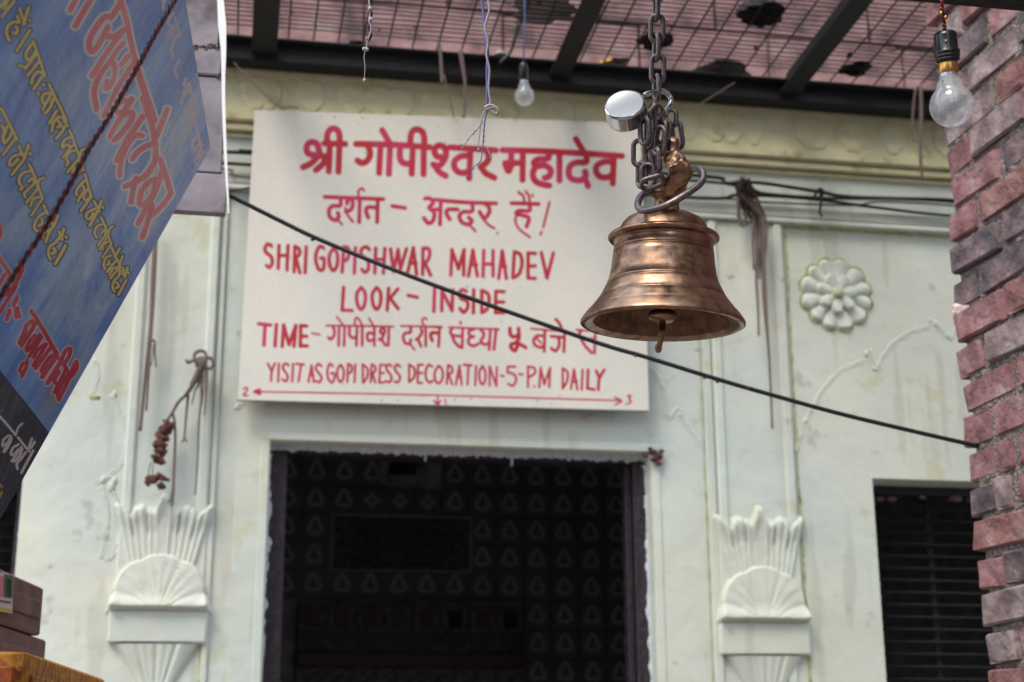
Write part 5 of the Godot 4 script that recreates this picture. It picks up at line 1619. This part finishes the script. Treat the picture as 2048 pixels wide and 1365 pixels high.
# ---------- lettering: brush strokes, each in the pixels of one enlarged piece of the photograph: [left, top, enlargement], then [width, [x, y, x, y ...]]
const SIGN_TEXT := [
	[[590.0, 240.0, 6.0235], 72, [255,425,200,420,150,395,138,345,155,290,205,268,262,290,282,345,290,400,260,455,190,525,95,570], [290,415,340,440,415,430], [375,470,320,545,250,605], [418,285,405,620], [535,285,522,625], [350,283,605,290], [392,280,385,200,410,130,462,103,515,130,535,200,535,290],
		[735,290,1200,300,1625,330], [870,300,903,380,895,450,860,500,800,520,752,490], [1030,300,1012,640], [1145,310,1130,650], [1050,125,1140,280], [1265,320,1262,450,1290,510,1350,530,1410,520], [1418,330,1405,650], [1550,330,1548,655], [1388,300,1395,180,1430,125,1475,115,1530,140,1555,210,1556,330],
		[1770,450,1710,440,1680,385,1700,325,1750,308,1800,335,1820,400,1800,480,1740,550,1665,540], [1690,560,1740,630,1815,675]],
	[[840.0, 240.0, 4.876], 58, [290,268,520,282,740,298], [492,285,480,570], [480,350,400,355,340,400,335,460,375,510,450,515,482,490], [645,300,668,350,655,410,590,455], [595,460,640,520,725,565],
		[805,295,1300,310,1970,352], [892,300,888,400], [835,420,1000,420], [830,425,862,500,892,440], [1003,300,1000,585], [1250,315,1250,375,1150,385,1110,420,1140,450,1220,445,1275,490,1260,550,1215,565], [1130,455,1100,520,1120,590,1180,625,1260,640], [1360,320,1360,590], [1520,185,1590,300],
		[1620,325,1620,410,1530,415,1465,450,1450,520,1480,575,1560,590,1615,550,1610,505], [1610,570,1640,645], [1892,345,1880,620], [1870,410,1790,410,1725,450,1720,510,1760,555,1830,560,1878,530]],
	[[640.0, 370.0, 4.357], 33, [40,105,300,115,550,125], [178,120,175,180,110,185,78,220,85,280,130,308,160,285,155,245], [235,165,240,130,270,125,285,165,270,215,225,235], [345,120,340,325], [495,200,420,195,400,225,420,285], [503,125,497,325], [630,185,740,202],
		[1000,130,1250,152,1535,162], [915,120,960,120,985,160,950,200,995,240,985,310,945,335,905,290], [985,215,1045,215], [1052,135,1045,345], [1200,215,1120,215,1100,245,1130,300], [1325,160,1325,230,1250,235,1215,270,1235,325,1290,345,1322,315,1295,285], [1440,165,1475,200,1470,250,1430,290,1390,235], [1670,160,1905,167], [1825,170,1825,225,1740,225,1710,250,1760,265,1820,290,1800,365]],
	[[640.0, 370.0, 4.357], 19, [150,300,190,345], [218,200,240,262,285,322], [335,105,335,55,360,30,382,50], [1300,345,1355,405], [1415,290,1470,350,1520,380], [1545,419,1546,421], [1735,70,1770,95,1780,145], [1795,60,1820,95,1826,145], [1850,90,1851,100], [1720,265,1700,310,1740,390,1830,455], [2000,150,1945,370], [1930,410,1922,435], [1728,62,1742,78], [1792,55,1800,70]],
	[[510.0, 480.0, 6.606], 44, [215,85,190,60,145,75,130,140,170,190,215,230,225,310,190,365,150,340], [315,75,305,380], [435,75,420,400], [310,210,430,205], [525,85,515,425], [525,90,580,120,585,190,530,240], [540,240,590,435], [675,95,660,435], [905,110,860,85,815,150,800,260,830,370,870,405,905,370,910,250,865,245], [1035,115,990,180,978,270,995,360,1035,405,1075,360,1092,270,1080,170,1035,115], [1170,95,1150,425], [1170,95,1225,105,1240,180,1215,260,1165,275], [1325,105,1310,440], [1510,130,1470,95,1410,120,1400,190,1450,240,1495,290,1495,390,1450,430,1410,390], [1595,110,1580,440], [1715,115,1695,440], [1590,260,1705,260], [1790,120,1830,420], [1830,420,1890,130], [1890,130,1920,390], [1920,390,2000,120],
		[1170,630,1150,930], [1150,930,1280,935], [1400,630,1350,700,1342,780,1360,870,1400,920,1440,870,1458,780,1448,690,1400,630], [1605,632,1555,700,1547,780,1565,870,1605,920,1645,870,1663,780,1653,690,1605,632], [1765,640,1745,930], [1885,650,1770,790], [1790,780,1890,910]],
	[[800.0, 480.0, 6.206], 42, [95,400,165,100], [165,100,205,430], [130,290,200,290], [285,105,280,430], [285,105,350,110,370,170,340,260,285,290], [310,290,380,440], [630,440,645,125], [645,125,725,360], [725,360,795,125], [795,125,790,440], [850,450,905,130], [905,130,960,450], [880,310,950,310], [1040,130,1030,455], [1155,135,1155,450], [1035,300,1155,300], [1225,480,1270,140], [1270,140,1320,480], [1245,330,1310,335], [1420,150,1400,470], [1420,150,1490,180,1515,290,1480,420,1405,470], [1590,165,1590,470], [1590,165,1680,170], [1590,325,1680,325], [1590,475,1680,480], [1755,160,1825,475], [1825,475,1905,165],
		[100,690,215,715], [430,590,420,890], [518,880,520,630], [520,630,645,880], [645,880,655,620], [820,640,770,620,730,670,760,730,830,760,840,840,790,900,745,855], [915,620,910,910], [1015,630,1015,900], [1015,630,1090,670,1105,760,1080,860,1015,905], [1190,640,1185,905], [1190,640,1290,645], [1190,770,1285,775], [1185,905,1290,905]],
	[[510.0, 630.0, 5.535], 38, [40,100,170,115], [110,110,97,335], [235,110,220,345], [300,350,315,115], [315,115,375,330], [375,330,450,120], [450,120,430,350], [505,120,500,345], [505,120,570,125], [505,235,570,240], [500,345,575,345]],
	[[510.0, 630.0, 5.535], 29, [860,125,878,180,870,240,835,270,812,250], [930,130,925,340], [990,130,985,340], [1045,130,1045,220,1080,255,1125,250], [1130,130,1120,340], [1185,130,1185,340], [1320,135,1320,340], [1320,215,1260,200,1240,240,1260,290,1320,270], [1400,150,1385,190,1415,210,1438,180,1425,150], [1430,195,1405,265,1372,275], [1392,262,1445,340], [1482,135,1475,340], [1720,130,1720,195,1660,205,1640,250,1660,310,1710,320,1725,275], [1838,150,1846,200,1815,250,1782,275], [1800,262,1838,350], [1888,130,1890,345], [2040,200,1960,195,1940,230,1960,290]],
	[[510.0, 630.0, 5.535], 20, [790,120,1160,124,1530,131], [630,205,715,220], [905,25,985,125], [1108,125,1105,60,1130,32,1165,75,1188,130], [1262,40,1315,130], [1615,125,2060,132], [1715,325,1765,388], [1872,125,1850,70,1870,35,1902,50]],
	[[860.0, 630.0, 5.535], 30, [105,140,95,350], [100,205,25,205,8,230,28,285], [240,155,226,200,270,232,350,237], [245,230,272,300,330,360], [362,150,355,365], [490,160,430,185,440,230,485,240], [480,242,430,265,430,320,480,345,540,320], [560,165,592,200,590,245,562,290,600,330,660,310], [668,160,655,385], [732,160,708,385], [1192,230,1150,270,1160,330,1220,362,1265,340], [1260,235,1192,230], [1272,170,1265,405], [1492,180,1482,410], [1480,250,1340,238], [1425,250,1430,340,1390,400,1342,370], [1390,50,1430,90,1455,150], [1672,178,1652,230,1700,265,1822,270], [1665,250,1715,340,1790,420], [1832,190,1822,425]],
	[[860.0, 630.0, 5.535], 38, [885,150,890,220,930,245,975,225], [980,150,985,255,950,310,900,328,900,370,940,398,962,360,992,325,1060,365]],
	[[860.0, 630.0, 5.535], 21, [0,135,130,141], [210,140,480,150,760,162], [336,78,342,102], [1120,155,1510,186], [1178,260,1230,312], [1625,165,1850,188]],
	[[510.0, 630.0, 5.535], 23, [140,540,180,620], [220,540,185,620,175,735], [262,540,255,740], [370,560,335,540,305,580,330,630,360,680,345,735,300,715], [420,545,410,740], [455,545,540,550], [510,550,480,740], [590,745,625,560], [625,560,650,745], [605,670,645,670], [735,570,700,545,670,590,700,640,735,690,715,745,675,735], [860,570,825,545,800,620,810,710,850,750,875,710,875,650,840,650], [945,555,915,600,908,650,918,710,945,745,972,710,982,650,972,590,945,555], [1030,545,1020,745], [1030,545,1070,570,1065,630,1025,650], [1110,550,1100,745], [1190,550,1195,750], [1190,550,1245,600,1240,690,1195,755], [1290,550,1280,745], [1290,550,1330,575,1325,630,1285,645], [1300,650,1330,750], [1385,555,1375,750], [1385,555,1435,555], [1380,645,1425,645], [1375,750,1425,750], [1510,570,1475,550,1450,590,1480,640,1510,690,1490,745,1445,735], [1605,575,1570,550,1545,595,1575,645,1605,690,1585,745,1540,740], [1705,550,1705,740], [1705,550,1765,600,1760,690,1705,745], [1805,555,1800,750], [1805,555,1860,555], [1800,645,1850,645], [1800,755,1850,755], [1960,575,1920,555,1890,620,1895,710,1930,750,1965,730]],
	[[860.0, 630.0, 5.535], 23, [95,565,58,620,50,680,65,740,95,758,128,730,142,660,130,600,95,565], [200,560,185,765], [200,560,240,580,240,640,195,660], [205,660,245,770], [285,775,325,565], [325,565,350,775], [300,690,345,690], [370,555,460,560], [425,560,415,770], [510,570,500,780], [580,570,550,620,545,680,555,740,580,772,605,740,615,680,608,620,580,570], [660,785,660,575], [660,575,735,790], [735,790,740,580], [785,675,815,680], [945,575,860,575], [860,575,860,640], [860,640,920,655,955,710,920,785,865,765], [985,660,1025,660], [1085,575,1085,800], [1085,575,1155,590,1160,650,1095,690], [1155,794,1156,796], [1210,800,1225,585], [1225,585,1265,770], [1265,770,1330,590], [1330,590,1320,800], [1470,595,1470,815], [1470,595,1525,640,1515,740,1470,815], [1560,820,1595,605], [1595,605,1630,825], [1575,740,1625,740], [1690,610,1680,830]],
	[[860.0, 630.0, 5.535], 30, [1750,610,1745,815], [1745,815,1820,830], [1840,620,1875,700], [1930,610,1875,710,1865,830]],
	[[470.0, 760.0, 2.438], 6.5, [90,58,900,74,1880,102], [988,75,988,118], [1025,95,1028,118], [38,45,55,38,58,52,40,75,62,77], [1915,80,1930,78,1922,95,1932,108,1915,118], [1850,86,1885,103,1855,122], [970,101,988,121,1003,101], [975,110,988,114,998,110]],
	[[470.0, 760.0, 2.438], 15, [98,58,118,50], [98,59,120,68], [112,58,118,60]]]
const RED_TEXT := [
	[[120.0, 0.0, 5.6875], 58, [180,-60,105,110], [350,-40,160,290], [655,-30,760,260,860,640,960,1000,1060,1365], [660,40,560,190], [560,190,490,185,400,285,312,440,310,560,360,560,440,450,520,300], [500,400,600,405,700,340], [740,330,640,430,500,600,335,850], [790,650,705,745], [720,500,640,570,580,660], [575,690,622,760,620,870,570,970,505,1000,520,920], [560,690,460,800,390,920,365,1050,392,1230], [850,760,660,1020,480,1310]],
	[[180.0, 200.0, 4.552], 42, [490,-10,560,250,600,420], [640,540,690,700,730,850], [395,0,300,150,185,340], [370,40,310,10,245,80,280,125,340,95], [330,140,390,120,380,200,310,300,232,372], [480,150,360,350,248,555], [690,80,640,220,580,390], [480,330,420,330,350,430,290,560,272,690], [590,400,520,425,440,490,402,548], [600,450,590,560,520,680,440,740,322,790], [430,720,400,800,375,930], [600,720,540,745,470,830,452,950,520,930,570,850,600,740], [660,640,600,800,540,920,430,1120], [730,850,650,960,560,1040], [560,960,520,1080,500,1150,470,1250]]]
const YELLOW_TEXT := [
	[[0.0, 0.0, 5.6875], 31, [175,20,40,205], [0,110,30,70,80,0], [110,0,60,110], [235,100,290,270], [340,90,275,290], [344,238,347,242], [210,190,230,260,170,260,110,310,100,400,130,480], [195,310,212,340,200,395,160,380], [345,345,200,590], [375,470,515,870], [355,510,300,610,310,680,350,670,400,590], [420,600,290,790], [225,750,290,770], [450,690,315,870], [500,850,385,1020], [480,830,430,820,380,880,362,955], [498,962,503,975], [438,1064,442,1076], [560,960,650,1160,730,1365], [590,1070,480,1250], [560,1060,500,1080,480,1150,520,1180,570,1120], [610,1130,565,1230,505,1290]],
	[[0.0, 200.0, 5.6875], 31, [640,120,540,260], [655,185,590,250,560,350], [640,230,665,280,630,300], [700,290,670,350,600,425], [690,190,735,285], [755,335,840,540,930,790], [790,400,710,430,670,500,680,530,720,490,760,520], [810,480,690,640], [840,560,760,590,730,660,760,700,740,740], [880,650,760,820], [880,640,900,570,942,545], [920,770,830,870], [880,740,830,780,815,830], [950,840,1050,1110], [970,900,910,960,870,1040,880,1090], [930,970,960,1020,930,1090,900,1160], [1000,1020,960,1100,990,1150,1030,1120], [1045,1110,940,1270],
		[0,90,90,280,165,440], [60,290,20,390,20,480,70,430,110,350], [140,430,15,620], [0,280,20,350,0,420], [185,510,230,620], [295,500,250,640], [308,594,313,606], [210,600,120,640,90,720,120,740,180,660], [250,650,125,850], [300,720,400,930,490,1130], [330,790,230,830,200,920,240,990,222,1020], [300,920,345,885,370,930,320,1000,268,1060,282,1110], [420,1000,300,1170], [405,970,430,900,482,880], [440,1110,375,1130,352,1210], [485,1130,365,1320]],
	[[0.0, 400.0, 5.6875], 31, [510,70,560,170], [535,150,460,190,410,260,400,330,430,360], [490,220,490,280,450,300], [685,190,640,290,580,380,530,490], [560,230,640,300], [580,350,505,390,500,440], [750,340,710,450], [690,370,720,460], [763,428,767,436], [690,440,640,500,580,540,560,620,580,680], [620,560,640,590,600,620], [750,520,625,730]],
	[[100.0, 400.0, 6.205], 30, [555,20,605,140], [570,110,480,160,455,220,490,240,540,170], [590,130,485,320], [640,10,590,130], [644,86,647,96], [620,215,700,400,760,560], [650,290,570,320,535,400,555,460], [620,400,660,365,670,430,610,510,582,560], [705,450,600,610], [710,410,738,350,768,325], [710,520,650,560,645,620], [757,560,650,720], [770,600,880,840], [860,600,810,720], [770,700,700,720,670,810,690,860], [735,760,745,800,715,810], [825,760,720,900], [900,700,850,840], [850,840,790,860,748,940], [855,850,760,980], [870,880,850,950,800,1010,780,1090,800,1140], [830,1030,850,1070,820,1095], [910,850,900,930], [960,840,920,960], [965,900,968,905], [940,995,845,1180]]]
const MAGENTA_TEXT := [
	[[0.0, 400.0, 5.6875], 42, [-10,490,30,400,20,320,-10,290], [-10,640,60,750,135,870], [150,940,200,830,250,752,268,790,230,900,180,1000], [185,990,90,1080,20,1095], [200,1000,10,1290], [60,860,-10,980]],
	[[0.0, 560.0, 5.25], 35, [205,190,165,280], [120,335,85,425], [185,320,215,390], [205,310,180,400], [330,330,460,560,590,770], [330,430,270,480,250,540,220,600,195,660], [360,450,215,690], [400,570,360,640,290,740,270,720,300,640,350,580], [420,590,310,810], [290,850,280,940,240,1020], [245,880,212,950,245,985], [460,680,400,730,360,820], [480,680,370,910], [540,690,395,940], [590,780,520,830,460,940,452,970], [590,800,450,1030], [640,830,680,740,730,720,720,790,680,860], [640,840,495,1090], [610,960,560,1060,592,1090], [690,930,560,1180], [620,830,740,1010], [700,1010,650,1080,600,1180,600,1230], [730,1020,610,1260], [740,1000,770,900,800,860,800,930,750,1010]]]
const WHITE_TEXT := [
	[[0.0, 800.0, 5.6875], 27, [-10,190,80,300,170,400], [170,390,195,310,240,270], [110,410,30,590], [80,400,20,450,10,520,60,490], [120,440,90,520,40,590], [200,430,330,590], [205,510,140,550,120,620,160,620,200,570], [240,540,130,700], [250,560,220,640,160,705], [290,600,240,670,190,730,200,790], [360,440,320,560], [390,480,350,550], [375,580,240,835]]]
const PALE_TEXT := [
	[[120.0, 0.0, 5.6875], 24, [1170,-10,1180,110], [1200,0,1175,60], [1290,150,1230,240,1250,300], [1310,200,1365,420], [1290,290,1230,400], [1330,400,1270,560,1285,650], [1300,330,1260,440], [1355,690,1300,800,1330,880]],
	[[180.0, 200.0, 4.552], 22, [900,-150,930,-30], [880,-130,845,-60], [905,-100,850,-30], [870,-190,850,-140], [930,-20,965,250], [905,60,880,110], [940,190,905,240], [830,-10,830,30], [930,20,870,60,880,140], [950,100,880,180], [960,160,890,280,905,320], [970,280,1005,400], [985,330,930,380,930,440], [1005,380,940,470], [1022,410,960,530], [1028,470,990,540], [950,548,952,552], [964,578,966,584]]]

func strokes_of(data: Array) -> Array:
	var out := []
	for e in data:
		var o: Array = e[0]
		for i in range(2, e.size()):
			var a: Array = e[i]
			var pts := []
			for k in range(0, a.size(), 2):
				pts.append(Vector2(o[0] + a[k] / o[2], o[1] + a[k + 1] / o[2]))
			out.append([smooth(pts, 4), e[1] / o[2] * 0.5])
	return out
# a printed or painted board: the texels lie in the board's own metres; where each was seen tells which stroke covers it
class Print:
	var w: int
	var h: int
	var rgb: PackedByteArray
	var at: PackedVector2Array
	func _init(w_: int, h_: int) -> void:
		w = w_
		h = h_
		rgb.resize(w * h * 3)
		at.resize(w * h)
	func fill(f: Callable) -> void:
		for y in h:
			for x in w:
				var c: Color = f.call(x, y, at[y * w + x])
				var k := (y * w + x) * 3
				rgb[k] = int(clampf(c.r, 0, 1) * 255)
				rgb[k + 1] = int(clampf(c.g, 0, 1) * 255)
				rgb[k + 2] = int(clampf(c.b, 0, 1) * 255)
	func draw(list: Array, grow: float, ink: Callable, uv: Callable, soft := 0.35) -> void:
		for s in list:
			var pts: Array = s[0]
			var r: float = s[1] + grow
			for i in pts.size() - 1:
				var a: Vector2 = pts[i]
				var b: Vector2 = pts[i + 1]
				var lo := Vector2(1e9, 1e9)
				var hi := -lo
				for c in [Vector2(minf(a.x, b.x) - r, minf(a.y, b.y) - r), Vector2(maxf(a.x, b.x) + r, minf(a.y, b.y) - r), Vector2(minf(a.x, b.x) - r, maxf(a.y, b.y) + r), Vector2(maxf(a.x, b.x) + r, maxf(a.y, b.y) + r)]:
					var q: Vector2 = uv.call(c)
					lo = lo.min(q)
					hi = hi.max(q)
				var ab := b - a
				var l2 := maxf(ab.length_squared(), 1e-9)
				for y in range(maxi(0, int(lo.y)), mini(h, int(hi.y) + 2)):
					for x in range(maxi(0, int(lo.x)), mini(w, int(hi.x) + 2)):
						var p := at[y * w + x]
						var t := clampf((p - a).dot(ab) / l2, 0.0, 1.0)
						var d := p.distance_to(a + ab * t)
						if d > r + soft: continue
						var al := clampf((r + soft - d) / (2.0 * soft), 0.0, 1.0)
						var c: Color = ink.call(x, y)
						var k := (y * w + x) * 3
						rgb[k] = int(lerpf(rgb[k], c.r * 255.0, al))
						rgb[k + 1] = int(lerpf(rgb[k + 1], c.g * 255.0, al))
						rgb[k + 2] = int(lerpf(rgb[k + 2], c.b * 255.0, al))
	func texture() -> ImageTexture:
		return ImageTexture.create_from_image(Image.create_from_data(w, h, false, Image.FORMAT_RGB8, rgb))
